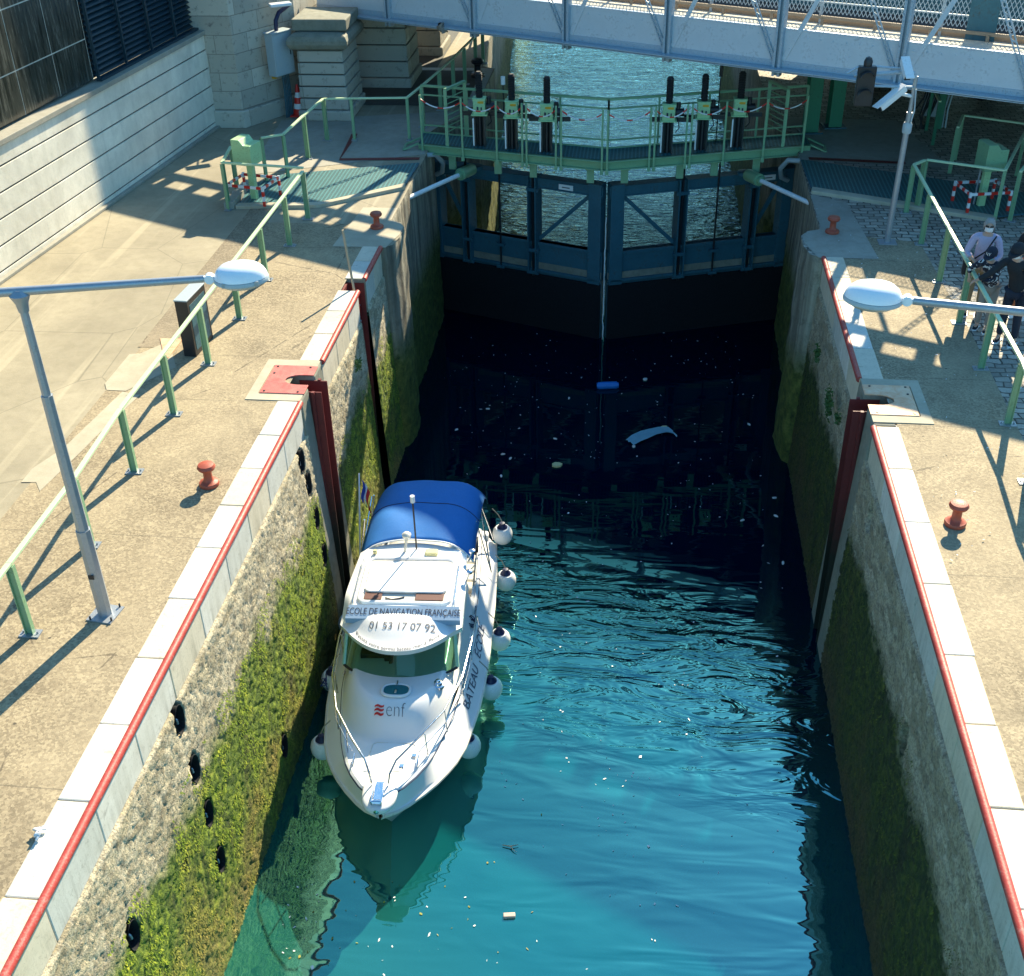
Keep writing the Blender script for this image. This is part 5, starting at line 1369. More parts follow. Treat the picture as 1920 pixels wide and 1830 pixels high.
# windscreen and side windows
def ws(f, t):   # f -1..1 across, t 0..1 up
    xb, xt = .80*f, .74*f; vb = 1.86+.36*abs(f)**2.2; vt = 2.14+.42*abs(f)**2.2
    zb = 1.36; zt = 1.95; return Vector((xb+(xt-xb)*t, vb+(vt-vb)*t, zb+(zt-zb)*t))
m = MB(); nf = 25; vs = [ws(-1+2*i/(nf-1), t_/6) for i in range(nf) for t_ in range(7)]
m.add(vs, [(i*7+j, (i+1)*7+j, (i+1)*7+j+1, i*7+j+1) for i in range(nf-1) for j in range(6)]); WS_ = m.build('windscreen', 'cabin_glass', BOAT, smooth=True)
m = MB(); m.path([ws(-1+2*i/24, 0)+Vector((0, -.012, .004)) for i in range(25)], .020, 8); m.build('gasket', 'black_paint', WS_, smooth=2)
for s_ in (-1, 1):
    m = MB(); m.path([ws(s_, 0), ws(s_, 1)], .030, 8); m.build('corner_post', 'green_glass_edge' if 'green_glass_edge' in M else 'white_gel', BOAT, smooth=2)
    m = MB(); m.add([(s_*.80, 2.22, 1.36), (s_*.80, 4.1, 1.28), (s_*.76, 4.1, 1.46), (s_*.785, 2.28, 1.46)], [(0, 1, 2, 3)]); m.add([(s_*.74, 2.54, 1.88), (s_*.74, 4.1, 1.88), (s_*.735, 4.1, 1.98), (s_*.735, 2.56, 1.98)], [(0, 1, 2, 3)])
    m.add([(s_*.76, 3.9, 1.40), (s_*.76, 4.12, 1.40), (s_*.735, 4.12, 1.95), (s_*.735, 3.9, 1.95)], [(0, 1, 2, 3)]); m.build('cabin_side', 'white_gel', BOAT)
    m = MB(); m.add([(s_*.783, 2.28, 1.45), (s_*.765, 3.9, 1.45), (s_*.738, 3.9, 1.89), (s_*.742, 2.54, 1.89)], [(0, 1, 2, 3)]); m.build('side_window', 'cabin_glass', BOAT)
# inside the cabin
m = MB(); m.box((0, 3.0, .98), (1.5, 1.9, .03)); m.build('cabin_floor', 'wood_drift', BOAT)
m = MB(); m.add([(-.7, 2.02, 1.37), (.7, 2.02, 1.37), (.72, 2.62, 1.32), (-.72, 2.62, 1.32)], [(0, 1, 2, 3)]); m.box((-.15, 2.15, 1.36), (.85, .36, .03)); m.box((0, 2.64, 1.15), (1.4, .04, .3)); m.build('dashboard', 'cream_gel', BOAT)
m = MB(); m.box((-.40, 2.38, 1.42), (.36, .14, .12)); m.box((-.18, 2.30, 1.42), (.10, .12, .14)); m.path([(-.14, 2.2, 1.40), (-.12, 2.3, 1.50), (-.12, 2.42, 1.52)], .03, 6); m.build('instrument_pod', 'black_paint', BOAT, bevel=.01)
m = MB(); m.lathe([(.15, -.01), (.165, 0), (.15, .01)], (-.42, 2.52, 1.46), 20, ax=Matrix.Rotation(R(55), 3, 'X')); m.tube((-.56, 2.52, 1.46), (-.28, 2.52, 1.46), .012, n=6); m.build('steering_wheel', 'black_paint', BOAT, smooth=2)
for x in (-.42, .40):
    m = MB(); m.box((x, 3.0, 1.22), (.42, .42, .14)); m.box((x, 3.22, 1.45), (.42, .1, .42)); m.build('cabin_seat', 'navy' if x > 0 else 'cabinet_grey', BOAT, bevel=.03)
m = MB(); m.box((.28, 2.28, 1.39), (.24, .16, .02)); m.build('chart', 'mask_blue', BOAT)
m = MB(); m.box((.52, 2.36, 1.39), (.10, .12, .03)); m.build('papers', 'white_plastic', BOAT)
# roof fittings
t_ = MB(); t_.tube((.05, 4.02, 2.05), (.05, 4.0, 2.95), .013, n=8, mat='black_paint'); t_.tube((.05, 4.0, 2.93), (.05, 4.0, 3.04), .035, n=10, mat='white_plastic'); t_.build('mast_light', 'black_paint', RF, smooth=2)
t_ = MB(); t_.tube((-.12, 3.95, 2.05), (-.08, 4.0, 2.30), .022, n=8); t_.lathe([(.03, 2.28), (.065, 2.31), (.07, 2.35), (.04, 2.38), (.005, 2.385)], (-.08, 4.0, 0), 14); t_.build('gps_dome', 'cream_gel', RF, smooth=2)
t_ = MB(); t_.box((.29, 3.92, 2.08), (.19, .13, .06)); t_.build('antenna_pad', 'foam_yellow', RF, bevel=.02)
t_ = MB(); t_.lathe([(.03, 0), (.035, .04), (.02, .06)], (-.56, 3.92, 2.05), 10); t_.build('roof_lamp', 'foam_yellow', RF, smooth=2)
for vv in (3.9, 3.4):
    t_ = MB(); t_.tube((.84, vv, 1.95), (.90, vv, 2.12), .012, n=6); t_.lathe([(.02, 0), (.05, .02), (.05, .05), (.02, .07)], (.90, vv, 2.10), 12); t_.build('search_light', 'chrome', RF, smooth=2)
# bimini
m = MB(); vs = []; nx, nv = 25, 22
for i in range(nv):
    f = i/(nv-1); v = 4.02+1.93*f
    for j in range(nx):
        x = -1+2*j/(nx-1); hw = .87-.02*f
        z = 2.10+.10*math.sin(math.pi*min(1, f*1.08))+.02*abs(math.sin(math.pi*2*f))-.26*abs(x)**5+.03*(1-x*x)
        if f > .93: z -= (f-.93)*2.2
        z += .006*math.sin(x*9+v*7)
        va = v+(.14*(1-x*x)*(1-f)); vs.append((x*hw+.03+.07*f, va, z))
m.add(vs, [(i*nx+j, i*nx+j+1, (i+1)*nx+j+1, (i+1)*nx+j) for i in range(nv-1) for j in range(nx-1)])
bi = m.build('bimini', 'bimini_blue', BOAT, smooth=True); so_ = bi.modifiers.new('thick', 'SOLIDIFY'); so_.thickness = .008
for f in (0.0, .5, .95):
    i = int(f*(nv-1)); m = MB(); m.path([Vector(vs[i*nx+j])+Vector((0, 0, -.016 if f else .006)) for j in range(nx)], .013, 6); m.build('bimini_bow', 'chrome' if f else 'white_plastic', bi, smooth=2)
m = MB(); m.path([Vector(vs[10*nx+j])+Vector((0, 0, .004)) for j in range(nx)], .006, 5); m.build('seam', 'navy', bi, smooth=2)
for s_ in (-1, 1):
    for a, b in (((s_*1.07, 5.0, .90), (s_*.87, 5.55, 1.98)), ((s_*1.07, 5.0, .90), (s_*.88, 4.86, 2.0)), ((s_*1.05, 5.9, .90), (s_*.85, 5.62, 1.95))):
        m = MB(); m.tube(a, b, .012, n=8); m.build('bimini_pole', 'chrome', BOAT, smooth=2)
# cockpit seats
m = MB(); m.box((0, 5.72, .62), (1.5, .42, .42)); m.box((.68, 5.1, .58), (.26, 1.0, .36)); m.build('bench', 'white_gel', BOAT, bevel=.03)
m = MB()
for q in range(4): m.box((.70, 4.72+q*.24, .80), (.26, .22, .09))
m.box((0, 5.68, .87), (1.4, .36, .09)); m.build('bench_cushion', 'cream_gel', BOAT, bevel=.03)
m = MB(); m.box((.64, 4.45, .62), (.34, .22, .10)); m.build('red_cushion', 'plate_faded', BOAT, bevel=.03)
m = MB(); m.box((0, 6.12, .72), (1.9, .16, .32)); m.build('transom', 'white_gel', BOAT, bevel=.04)
# bow rails
for s_ in (-1, 1):
    pts = [(.10, .16, 1.17), (.13, .20, 1.36), (.20, .34, 1.46), (.42, .66, 1.50), (.72, 1.2, 1.50), (.90, 1.9, 1.46), (.96, 2.7, 1.42), (.98, 3.4, 1.30), (.98, 3.62, .95)]
    m = MB(); m.path([(s_*x, v, z) for x, v, z in pts], .013, 8); ra = m.build('bow_rail', 'chrome', BOAT, smooth=2)
    m = MB(); m.path([(s_*(x+.015), v, z-.22) for x, v, z in pts[3:8]], .007, 6); m.build('lower_rail', 'chrome', ra, smooth=2)
    for x, v in ((.55, .80), (.76, 1.25), (.91, 2.0), (.96, 2.8)):
        m = MB(); m.tube((s_*(x-.02), v, zs_(v)), (s_*(x-.04 if v < 1.5 else x-.02), v, 1.49-.03*v), .011, n=8); m.build('stanchion', 'chrome', ra, smooth=2)
# cleats and coiled rope on the side deck
for x, v in ((.90, 3.9), (-.90, 3.9), (.42, .62), (-.42, .62), (.86, 2.4), (-.86, 2.4)):
    m = MB(); z = zs_(v)+.02; m.box((x, v, z+.01), (.03, .06, .03)); m.tube((x, v-.10, z+.035), (x, v+.10, z+.035), .010, n=6); m.build('cleat', 'chrome', BOAT)
m = MB(); rr = random.Random(3); pts = [(.88+.06*math.cos(i*.9)+rr.gauss(0, .015), 3.62+.10*math.sin(i*.9)+rr.gauss(0, .02), .97+i*.003) for i in range(26)]; m.path(pts, .010, 5); m.build('rope_coil', 'navy', BOAT, smooth=True)
m = MB(); rr = random.Random(8); pts = [(-1.0+rr.gauss(0, .03), 1.75+rr.gauss(0, .06), 1.42+rr.gauss(0, .04)) for i in range(14)]; m.path(pts, .010, 5); m.build('rope_knot', 'navy', BOAT, smooth=True)
# hull lettering on the side away from the wall
def side_pt(s, y):
    v = 2.85+s; b = B_(v); t = max(0, min(1, .5+y/.36)); return Vector((b-.005+(-in_(v)+.005)*t+.008, v, zs_(v)-.30+.29*t+.004))
text_on('hull_lettering', 'BATEAU', .20, lambda x, y: side_pt(x-.48, y), 'strake_ink', BOAT, 1.25, .12)
text_on('hull_lettering', 'ÉCOLE', .20, lambda x, y: side_pt(x+.56, y), 'strake_ink', BOAT, 1.25, .12)
# logo on the trunk front
text_on('logo_letters', 'enf', .23, lambda x, y: Vector((x+.05, 1.30+y, deck_z(x+.05, 1.30+y)+.006)), 'grey_ink', BOAT, .92, 0, -.005)
m = MB()
for k_ in range(3):
    n = 12; vs = []
    for i in range(n+1):
        f = i/n; x = -.23+.13*f; v = 1.255+.042*k_+.010*math.sin(f*6.28); w_ = .012+.005*math.sin(f*3.14)
        vs += [(x, v-w_, deck_z(x, v)+.006), (x, v+w_, deck_z(x, v+w_)+.006)]
    m.add(vs, [(2*i, 2*i+2, 2*i+3, 2*i+1) for i in range(n)])
m.build('logo_waves', 'red_plastic', BOAT)
# ensign staff and flag
m = MB(); m.tube((-1.02, 4.75, .95), (-1.04, 5.55, 2.42), .013, n=8); fs_ = m.build('ensign_staff', 'white_plastic', BOAT, smooth=2)
for k_, mt in enumerate(('flag_blue', 'flag_white', 'flag_red')):
    m = MB(); vs = []; n = 8
    for i in range(n+1):
        for j in range(5):
            f = j/4; u_ = (k_+f)*.085; a = Vector((-1.03, 5.50, 2.34)); h_ = i/n
            vs.append(a+Vector((.03+u_*.42+.02*math.sin(h_*6+k_), -.10*h_-.05*u_+.02*math.sin(u_*20), -.36*h_-u_*.9)))
    m.add(vs, [(i*5+j, i*5+j+1, (i+1)*5+j+1, (i+1)*5+j) for i in range(n) for j in range(4)]); m.build('flag_stripe', mt, fs_, smooth=True)

# fenders hung over the side: each is a thing of its own
FP = [(-1.36, 11.72, .38, 'largest white ball fender, nearest the bow on the open-water side'), (-1.18, 12.87, .42, 'white ball fender below the hull lettering'), (-1.18, 13.97, .42, 'white ball fender beside the middle of the cabin, on the open side'),
      (-1.24, 15.43, .45, 'white ball fender hanging level with the cockpit'), (-1.38, 16.25, .80, 'white fender lying high at the stern corner'),
      (-3.40, 11.48, .42, 'white ball fender near the bow, between boat and mossy wall'), (-3.58, 12.85, .42, 'white ball fender between cabin front and wall'), (-3.62, 14.15, .42, 'white ball fender farthest aft on the wall side')]
f0 = None
for x, y, z, lab in FP:
    if f0 is None:
        f0 = thing('fender', lab, 'fender', (x, y, WL+z), 0, 'ball fenders around the boat')
        m = MB(); m.lathe([(.01, -.19), (.075, -.175), (.135, -.125), (.168, -.045), (.172, .025), (.155, .09), (.115, .14)], (0, 0, 0), 22); m.build('ball', 'fender_white', f0, smooth=2)
        m = MB(); m.lathe([(.090, .150), (.065, .18), (.05, .21), (.045, .235), (.01, .24)], (0, 0, 0), 18); m.build('neck', 'navy', f0, smooth=2)
        s_ = -1 if x > -2.4 else 1
        m = MB(); m.path([(0, 0, .26), (-.06, 0, .40), (-.16, 0, .52)], .009, 6); m.build('lanyard', 'rope', f0, smooth=2)
    else: dup(f0, (x, y, WL+z), R(180) if x < -3 else 0, lab)

# ================================================================== FLOATING THINGS
def wpt(px, py, z=.012): p = at(px, py, WL); return Vector((p.x, p.y, WL+z))
p = wpt(1139, 727); m = MB(); m.tube((-.20, -.02, .04), (.20, .04, .04), .085, n=16); m.tube((.20, .04, .04), (.24, .045, .04), .06, n=12); m.tube((-.20, -.02, .04), (-.235, -.025, .04), .07, n=12)
tag(m.build('float_can', 'bottle_blue', smooth=2, loc=p), 'blue plastic can floating below the gate', 'can')
p = wpt(1220, 818); m = MB(); rr = random.Random(5); path = [(-.42, -.34), (-.30, -.18), (-.14, -.02), (.04, .12), (.24, .20), (.40, .18), (.50, .08)]
vs = []; 
for i, (x, y) in enumerate(path):
    for j in range(7): f = j/6-.5; vs.append((x+f*.16*(1 if i < 5 else .6)+rr.gauss(0, .010), y-f*.24+rr.gauss(0, .010), .015+.03*abs(math.sin(j*1.7+i))))
m.add(vs, [(i*7+j, (i+1)*7+j, (i+1)*7+j+1, i*7+j+1) for i in range(6) for j in range(6)])
tag(m.build('plastic_bag', 'bag_film' if 'bag_film' in M else 'mask_blue', smooth=True, loc=p), 'long crumpled translucent plastic bag floating in mid lock', 'bag')
def chip(px, py, dx, dy, mat, nm, lab, cat, rz=0, h=.03, grp=None):
    p = wpt(px, py, .008); m = MB(); rr = random.Random(int(px)); n = 7; poly = []
    for j in range(n): a = 2*math.pi*j/n; r_ = 1+rr.uniform(-.18, .18); poly.append((math.cos(a)*dx*r_, math.sin(a)*dy*r_))
    m.prism(poly, -.01, h*.4); o = m.build(nm, mat, None, loc=p); o.rotation_euler = (0, 0, rz); return tag(o, lab, cat, grp)
chip(1044, 873, .10, .07, 'foam_yellow', 'foam_piece', 'yellowish lump of foam floating left of the plastic bag', 'foam', .2, .08)
p = wpt(955, 1718); m = MB(); m.box((0, 0, .0), (.15, .065, .05)); o = m.build('brick', 'brick_pale', bevel=.01, loc=p); o.rotation_euler = (0, 0, .15); tag(o, 'pale pink brick-shaped block floating in front of the bow', 'block')
p = wpt(960, 1590); m = MB(); m.path([(-.13, .02, .01), (-.02, .0, .02), (.08, .04, .015)], [.006, .010, .004], 6); m.path([(-.02, 0, .02), (.02, -.05, .015), (.07, -.08, .01)], [.009, .006, .003], 6)
tag(m.build('driftwood', 'wood_drift', smooth=True, loc=p), 'small forked piece of driftwood floating near the bow', 'wood')
chip(1210, 712, .05, .04, 'white_plastic', 'cup', 'small white cup floating right of the blue can', 'cup', 0, .06)
chip(1245, 803, .07, .04, 'foam_yellow', 'paper_scrap', 'crumpled wrapper lying on the end of the plastic bag', 'wrapper', .4, .09)
chip(1188, 838, .035, .03, 'white_plastic', 'bottle_top', 'round white lid at the near tip of the plastic bag', 'lid', 0, .05)
SC = [(1452, 934), (1392, 976), (1468, 1056), (1404, 796), (1041, 823), (943, 852), (957, 860), (940, 893), (1455, 968), (915, 767), (856, 806), (1067, 747)]
for i, (px, py) in enumerate(SC):
    chip(px, py, .045, .022, 'white_plastic', 'paper_scrap', 'small pale scrap floating on the dark water of the lock', 'scrap', i*.7, .02, 'pale scraps floating on the dark water')
# petals, seeds and weed flecks nobody could count
def flecks(name, n, area, smin, smax, mat, lab, cat, seed, dens=None):
    rr = random.Random(seed); vs = []; fs = []
    k_ = 0
    while k_ < n:
        x = rr.uniform(area[0], area[1]); y = rr.uniform(area[2], area[3]); k_ += 1
        if dens and rr.random() > dens(x, y): continue
        L = rr.uniform(smin, smax)*(1 if rr.random() < .9 else 1.8); a = rr.uniform(0, 6.28); w_ = L*rr.uniform(.25, .8); z = WL+.006
        c, s_ = math.cos(a), math.sin(a); o = len(vs)
        for q, r_ in ((-1, 0), (-.2, -1), (1, -.1), (.3, 1)): vs.append((x+c*L*q-s_*w_*r_, y+s_*L*q+c*w_*r_, z+(.006 if q > 0 else 0)))
        fs.append((o, o+1, o+2, o+3))
    m = MB(); m.add(vs, fs); return stuff(m.build(name, mat), lab, cat)
inb = lambda x, y: not (-3.65 < x < -.95 and 9.7 < y < 16.4)
flecks('floating_petals', 2600, (-3.5, 3.4, 5, 26), .006, .022, 'white_plastic', 'tiny white petals and seeds floating all over the lock water', 'petals', 21,
       lambda x, y: (.9*inb(x, y)*(max(0, noise.noise(Vector((x*.7, y*.7, 3)))+.25) if y > 9.5 else max(.05, .9-.22*(x+3.5)))) )
flecks('floating_weed', 500, (-3.7, -.2, 5, 11), .008, .03, 'moss_leaf', 'bits of green weed drifting in the near left of the lock', 'weed', 23, lambda x, y: .8*inb(x, y)*max(0, noise.noise(Vector((x*1.3, y*1.3, 9)))+.3))
def quay_litter():
    rr = random.Random(31); vs = []; fs = []
    for _ in range(260):
        x = rr.uniform(4.1, 7.6); y = rr.uniform(11, 23); L = rr.uniform(.008, .022); a = rr.uniform(0, 6.28); w_ = L*.4; c, s_ = math.cos(a), math.sin(a); o = len(vs)
        for q, r_ in ((-1, 0), (-.2, -1), (1, -.1), (.3, 1)): vs.append((x+c*L*q-s_*w_*r_, y+s_*L*q+c*w_*r_, .022+.008*(q > 0)))
        fs.append((o, o+1, o+2, o+3))
    m = MB(); m.add(vs, fs); stuff(m.build('fallen_petals', 'white_plastic'), 'white petals scattered on the right quay', 'petals')
quay_litter()
p = at(75, 1565, .02); m = MB(); rr = random.Random(6); m.path([(rr.gauss(0, .03), rr.gauss(0, .05), .02+abs(rr.gauss(0, .02))) for _ in range(9)], [.012+.01*rr.random() for _ in range(9)], 5)
tag(m.build('crumpled_tissue', 'white_plastic', smooth=True, loc=p), 'crumpled white tissue on the near left coping', 'tissue')

# ================================================================== PEOPLE
def skin_obj(name, nodes, edges, mat, parent, sub=2, root=0):
    me = bpy.data.meshes.new(name); me.from_pydata([n_[:3] for n_ in nodes], edges, []); me.materials.append(M[mat])
    o = bpy.data.objects.new(name, me); COL.objects.link(o)
    sk = o.modifiers.new('skin', 'SKIN'); sk.use_smooth_shade = True
    for i, n_ in enumerate(nodes):
        sv = me.skin_vertices[0].data[i]; rx, ry = (n_[3], n_[3]) if len(n_) < 5 else (n_[3], n_[4]); sv.radius = (rx, ry); sv.use_root = (i == root)
    s_ = o.modifiers.new('sub', 'SUBSURF'); s_.levels = sub; s_.render_levels = sub
    dg = bpy.context.evaluated_depsgraph_get(); dg.update()
    nm = bpy.data.meshes.new_from_object(o.evaluated_get(dg)); bpy.data.objects.remove(o)
    nm.name = name; nm.materials.clear(); nm.materials.append(M[mat])
    r_ = bpy.data.objects.new(name, nm); COL.objects.link(r_); r_.parent = parent; return r_
def person(lab, loc, rz, h, pose, col, extra=None):
    """local frame: faces -y, x to the viewer's right; pose gives hands, feet and torso lean in metres"""
    t = thing('person', lab, 'person', loc, rz); k = h/1.70
    ln = pose.get('lean', 0)          # forward lean of the shoulders
    hip = Vector((0, .02, .90*k)); chest = Vector((pose.get('sx', 0)*.5, -ln*.55, 1.22*k)); sh = Vector((pose.get('sx', 0), -ln, 1.40*k-abs(ln)*.15))
    neck = sh+Vector((0, -.01-ln*.15, .07*k)); hd = neck+Vector(pose.get('head', (0, -.03, .13)))*k
    S_ = {s_: sh+Vector((s_*.175*k*pose.get('wide', 1), 0, -.02*k)) for s_ in (-1, 1)}
    def mid(a, b, bend, f=.5): return a+(b-a)*f+Vector(bend)
    nodes = [(*hip, .13*k, .10*k), (*chest, .135*k, .10*k), (*sh, .10*k, .075*k), (*neck, .048*k), (*(neck+(hd-neck)*.5), .046*k)]
    edges = [(0, 1), (1, 2), (2, 3), (3, 4)]
    arms = {}
    for s_ in (-1, 1):
        w_ = Vector(pose['hand'][0 if s_ < 0 else 1])*k; e_ = mid(S_[s_], w_, Vector(pose['elbow'][0 if s_ < 0 else 1])*k, .5); arms[s_] = (S_[s_], e_, w_)
        i = len(nodes); nodes += [(*S_[s_], .058*k), (*e_, .042*k), (*w_, .026*k)]; edges += [(2, i), (i, i+1), (i+1, i+2)]
        d = (w_-e_).normalized(); sd = d.cross(Vector((0, 0, 1))).normalized(); dn = sd.cross(d)
        pal = w_+d*.055*k; j = len(nodes); nodes.append((*pal, .030*k, .016*k)); edges.append((i+2, j))
        for q in range(4):
            a = pal+sd*(q-1.5)*.017*k+d*.035*k; L = (.034, .042, .038, .028)[q]*k; b = a+d*L-dn*.008*k; c = b+d*L*.5-dn*.022*k
            x = len(nodes); nodes += [(*a, .0088*k), (*b, .008*k), (*c, .007*k)]; edges += [(j, x), (x, x+1), (x+1, x+2)]
        a = w_+d*.03*k+sd*s_*.028*k; b = a+sd*s_*.022*k+d*.025*k-dn*.008*k; x = len(nodes); nodes += [(*a, .011*k), (*b, .009*k)]; edges += [(j, x), (x, x+1)]
    feet = {}
    for s_ in (-1, 1):
        f_ = Vector(pose['foot'][0 if s_ < 0 else 1])*k; hp_ = hip+Vector((s_*.09*k, 0, -.05*k)); an = f_+Vector((0, 0, .08*k)); kn = mid(hp_, an, Vector((0, -pose.get('knee', .03)*k, 0)), .5); feet[s_] = (hp_, kn, an)
        i = len(nodes); nodes += [(*hp_, .088*k), (*kn, .058*k), (*mid(kn, an, (0, .015*k, 0), .4), .052*k), (*an, .034*k), (*(an+Vector((0, -.10*k, -.045*k))), .032*k, .022*k)]; edges += [(0, i), (i, i+1), (i+1, i+2), (i+2, i+3), (i+3, i+4)]
    body = skin_obj('body', nodes, edges, 'skin', t)
    # head with face
    hm = MB(); R_ = .098*k; fz = pose.get('look', 0); nod = pose.get('nod', 0)
    HX = Matrix.Rotation(fz, 3, 'Z') @ Matrix.Rotation(nod, 3, 'X'); vs = []; n = 16; kk = 12
    for i in range(kk+1):
        ph = math.pi*i/kk
        for j in range(n):
            a = 2*math.pi*j/n; x = math.sin(ph)*math.cos(a)*.78; y = math.sin(ph)*math.sin(a)*.95; z = math.cos(ph)*1.18
            if z < -.2: x *= 1-.30*(-z-.2); y = y*(1-.28*(-z-.2))-.08*(-z-.2)
            if y < -.6 and abs(x) < .22 and -.35 < z < .15: y -= .20*(1-abs(x)/.22)*(1-abs(z+.12)/.28 if abs(z+.12) < .28 else 0)
            vs.append(hd+HX @ (Vector((x, y, z))*R_))
    hm.add(vs, [(i*n+j, (i+1)*n+j, (i+1)*n+(j+1) % n, i*n+(j+1) % n) for i in range(kk) for j in range(n)])
    for s_ in (-1, 1): hm.lathe([(.2*R_, -.06*R_), (.26*R_, .05*R_), (.1*R_, .12*R_)], hd+HX @ Vector((s_*.80*R_, .05*R_, -.08*R_)), 8, ax=HX @ Matrix.Rotation(R(90), 3, 'Y'))
    hm.build('head', 'skin', t, smooth=True)
    def face_patch(nm, mat, x0, x1, z0, z1, out=1.06, n1=9, n2=5):
        m = MB(); vs = []
        for i in range(n1):
            for j in range(n2):
                x = x0+(x1-x0)*i/(n1-1); z = z0+(z1-z0)*j/(n2-1)
                y = -.95*math.sqrt(max(.02, 1-(x/.82)**2*.95-(z/1.3)**2))*out-.10*max(0, 1-abs(x)/.3)*(1 if out > 1.08 else .3)
                vs.append(hd+HX @ (Vector((x, y, z))*R_))
        m.add(vs, [(i*n2+j, (i+1)*n2+j, (i+1)*n2+j+1, i*n2+j+1) for i in range(n1-1) for j in range(n2-1)]); return m.build(nm, mat, t, smooth=True)
    if col.get('mask'): face_patch('face_mask', col['mask'], -.66, .66, -.86, -.10, 1.14)
    else: face_patch('mouth', 'red_rust', -.2, .2, -.62, -.54, 1.03)
    if col.get('glasses'):
        for s_ in (-1, 1): face_patch('sunglass_lens', 'black_paint', s_*.36-.26, s_*.36+.26, -.08, .24, 1.12, 5, 4)
    else:
        for s_ in (-1, 1): face_patch('eye', 'ink', s_*.32-.11, s_*.32+.11, .02, .12, 1.03, 4, 3)
    # hair
    m = MB(); vs = []; hl = col.get('hairlen', .2); rr = random.Random(int(h*100))
    for i in range(9):
        ph = (math.pi*.5+hl)*i/8
        for j in range(20):
            a = 2*math.pi*j/20; fr = max(0, -math.sin(a)); p2 = ph*(1-(.55 if not col.get('cap') else .45)*fr**1.2); q = 1.10+.04*math.sin(j*2.3+i)
            vs.append(hd+HX @ (Vector((math.sin(p2)*math.cos(a)*.86, math.sin(p2)*math.sin(a)*1.02+.02, math.cos(p2)*1.2+.02))*R_*q))
    m.add(vs, [(i*20+j, (i+1)*20+j, (i+1)*20+(j+1) % 20, i*20+(j+1) % 20) for i in range(8) for j in range(20)]); m.build('hair', col['hair'], t, smooth=True)
    if col.get('cap'):
        m = MB(); vs = []
        for i in range(7):
            ph = math.pi*.5*i/6
            for j in range(20): a = 2*math.pi*j/20; vs.append(hd+HX @ (Vector((math.sin(ph)*math.cos(a)*.96, math.sin(ph)*math.sin(a)*1.12, math.cos(ph)*1.12+.34))*R_*1.08))
        m.add(vs, [(i*20+j, (i+1)*20+j, (i+1)*20+(j+1) % 20, i*20+(j+1) % 20) for i in range(6) for j in range(20)])
        cp_ = m.build('cap', col['cap'], t, smooth=True)
        m = MB(); vs = []
        for i in range(9):
            a = R(200)+R(140)*i/8
            for rr_2, dz in ((1.0, 0), (1.75 if True else 1, -.22)): vs.append(hd+HX @ (Vector((math.cos(a)*.98, math.sin(a)*1.12*rr_2, .36+dz))*R_*1.06))
        m.add(vs, [(2*i, 2*i+2, 2*i+3, 2*i+1) for i in range(8)]); b_ = m.build('peak', col['cap'], cp_, smooth=True); q_ = b_.modifiers.new('t', 'SOLIDIFY'); q_.thickness = .004
        if col.get('capmark'):
            def cm(x, y): xx = x/R_; zz = .78+y/R_; return hd+HX @ (Vector((xx, -1.22*math.sqrt(max(.02, 1-(xx/1.03)**2-((zz-.36)/1.15)**2))-.02, zz))*R_)
            text_on('cap_mark', 'NY', .07*k, cm, 'white_plastic', cp_)
    # clothes: slightly larger skins over the same skeleton
    g_ = 1.16
    tn = [(*(hip+Vector((0, -.005, -.09*k))), .158*k*col.get('hem', 1), .125*k), (*mid(hip, chest, (0, 0, 0), .5), .145*k, .112*k), (*chest, .155*k, .115*k), (*sh, .12*k, .09*k)]
    te = [(0, 1), (1, 2), (2, 3)]
    for s_ in (-1, 1):
        a, e, w_ = arms[s_]; i = len(tn); end = e+(w_-e)*col.get('sleeve', .9)
        tn += [(*a, .070*k), (*mid(a, e, (0, 0, 0), .5), .060*k), (*e, .054*k), (*end, .042*k)]; te += [(3, i), (i, i+1), (i+1, i+2), (i+2, i+3)]
    skin_obj('top', tn, te, col['top'], t)
    bn_ = [(*hip, .142*k, .112*k)]; be = []
    for s_ in (-1, 1):
        a, kn, an = feet[s_]; i = len(bn_); end = kn+(an-kn)*col.get('leg', .95)
        bn_ += [(*a, .098*k), (*mid(a, kn, (0, 0, 0), .5), .084*k), (*kn, .070*k), (*mid(kn, end, (0, 0, 0), .5), .062*k), (*end, .056*k)]; be += [(0, i), (i, i+1), (i+1, i+2), (i+2, i+3), (i+3, i+4)]
    skin_obj('trousers', bn_, be, col['legs'], t)
    for s_ in (-1, 1):
        an = feet[s_][2]; sn = [(*(an+Vector((0, .03*k, -.045*k))), .042*k, .038*k), (*(an+Vector((0, -.06*k, -.05*k))), .045*k, .032*k), (*(an+Vector((0, -.15*k, -.058*k))), .040*k, .024*k)]
        sh_ = skin_obj('shoe', sn, [(0, 1), (1, 2)], col['shoes'], t)
        m = MB(); m.prism([(an.x-.045*k, an.y+.07*k), (an.x+.045*k, an.y+.07*k), (an.x+.05*k, an.y-.12*k), (an.x, an.y-.20*k), (an.x-.05*k, an.y-.12*k)], an.z-.08*k, an.z-.062*k); m.build('sole', 'white_plastic', sh_)
    return t, k, hip, sh, arms
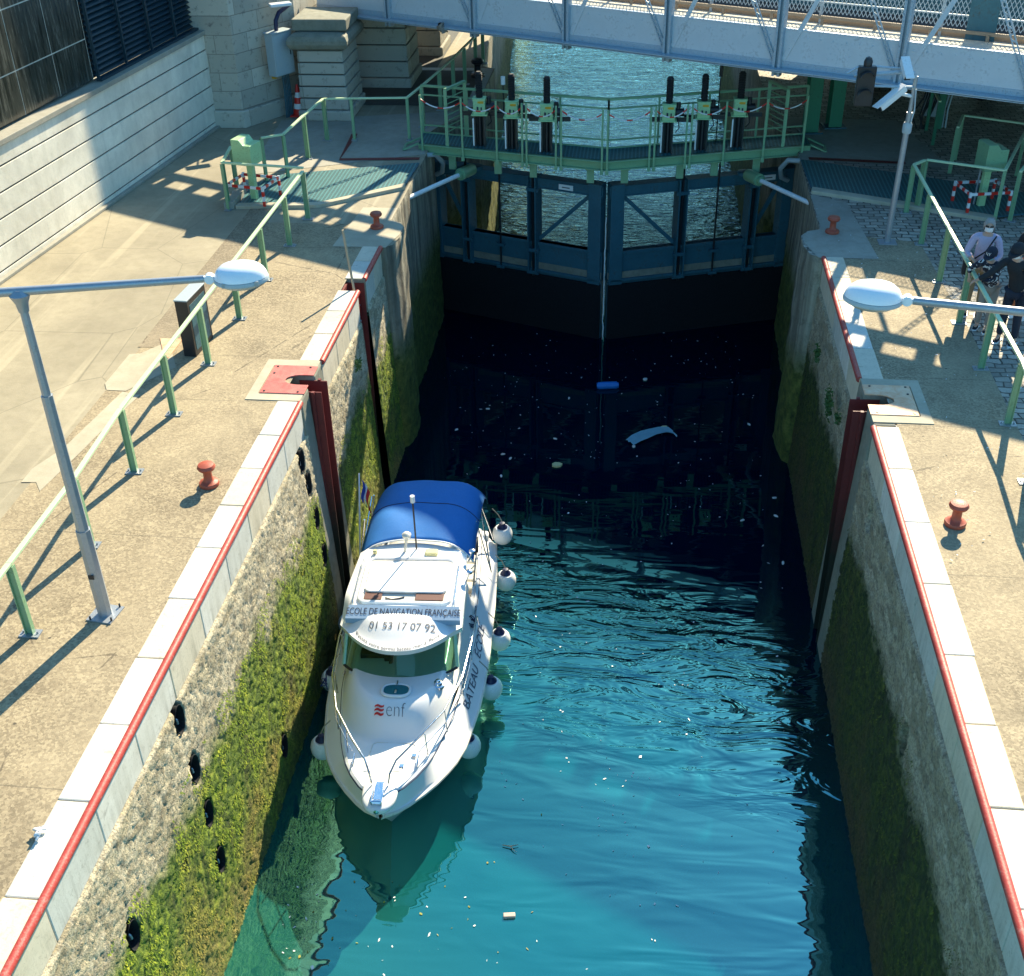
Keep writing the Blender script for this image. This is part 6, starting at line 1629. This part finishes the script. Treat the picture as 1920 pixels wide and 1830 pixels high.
# the three leaning on the right railing look towards the lock (to the left of the picture and down)
fw = at(1846, 600); 
P1, k, hip, sh, arms = person('grey-haired woman in a lilac sweater, sunglasses and white mask behind the railing', (6.06, 17.98, 0), R(-14), 1.62,
    {'hand': [(-.12, -.24, 1.02), (.10, -.26, 1.00)], 'elbow': [(-.12, .06, -.08), (.12, .06, -.08)], 'foot': [(-.10, 0, 0), (.10, -.04, 0)], 'lean': .06, 'nod': R(-6)},
    {'mask': 'mask_white', 'glasses': 1, 'hair': 'hair_grey', 'hairlen': .75, 'top': 'lilac_cloth', 'legs': 'khaki_cloth', 'shoes': 'black_cloth', 'sleeve': .6, 'hem': 1.08})
m = MB(); m.path([sh+Vector((.13, -.10, .06)), sh+Vector((.02, -.16, -.18)), hip+Vector((-.12, -.15, .12)), hip+Vector((-.20, -.06, .0))], .012, 6); m.build('bag_strap', 'black_cloth', P1, smooth=True)
m = MB(); m.box(hip+Vector((-.22, -.06, -.06)), (.10, .24, .20)); m.build('shoulder_bag', 'black_cloth', P1, bevel=.03)
person('boy in a navy cap and dark patterned shirt leaning over the railing', (6.10, 17.42, 0), R(-30), 1.42,
    {'hand': [(-.36, -.22, 1.10), (-.12, -.34, 1.08)], 'elbow': [(-.10, .02, -.05), (.10, -.05, -.10)], 'foot': [(-.10, .02, 0), (.10, -.03, 0)], 'lean': .16, 'sx': -.03, 'nod': R(22), 'look': R(-14)},
    {'mask': 'mask_blue', 'hair': 'hair_dark', 'cap': 'navy_cloth', 'capmark': 1, 'top': 'plaid_cloth', 'legs': 'grey_cloth', 'shoes': 'black_cloth', 'sleeve': .95, 'hem': 1.05})
P3 = person('man in a dark jacket and black cap with his hand on the railing', (6.36, 16.98, 0), R(-38), 1.64,
    {'hand': [(-.50, -.34, 1.04), (.26, -.12, .86)], 'elbow': [(-.02, -.04, -.06), (.12, .06, -.05)], 'foot': [(-.12, .0, 0), (.12, .02, 0)], 'lean': .14, 'sx': -.04, 'nod': R(20), 'look': R(-8)},
    {'mask': 'mask_white', 'glasses': 1, 'hair': 'hair_dark', 'cap': 'black_cloth', 'top': 'black_cloth', 'legs': 'navy_cloth', 'shoes': 'black_cloth', 'sleeve': 1.0, 'hem': 1.1})[0]
person('fourth visitor in black, cut off by the right edge of the picture', (6.80, 17.95, 0), R(-30), 1.66,
    {'hand': [(-.22, -.10, .84), (.24, -.06, .84)], 'elbow': [(-.06, .04, 0), (.06, .04, 0)], 'foot': [(-.10, .0, 0), (.10, .02, 0)], 'lean': .05, 'nod': R(10)},
    {'hair': 'hair_dark', 'hairlen': .5, 'top': 'black_cloth', 'legs': 'rust_cloth', 'shoes': 'white_plastic', 'sleeve': 1.0})
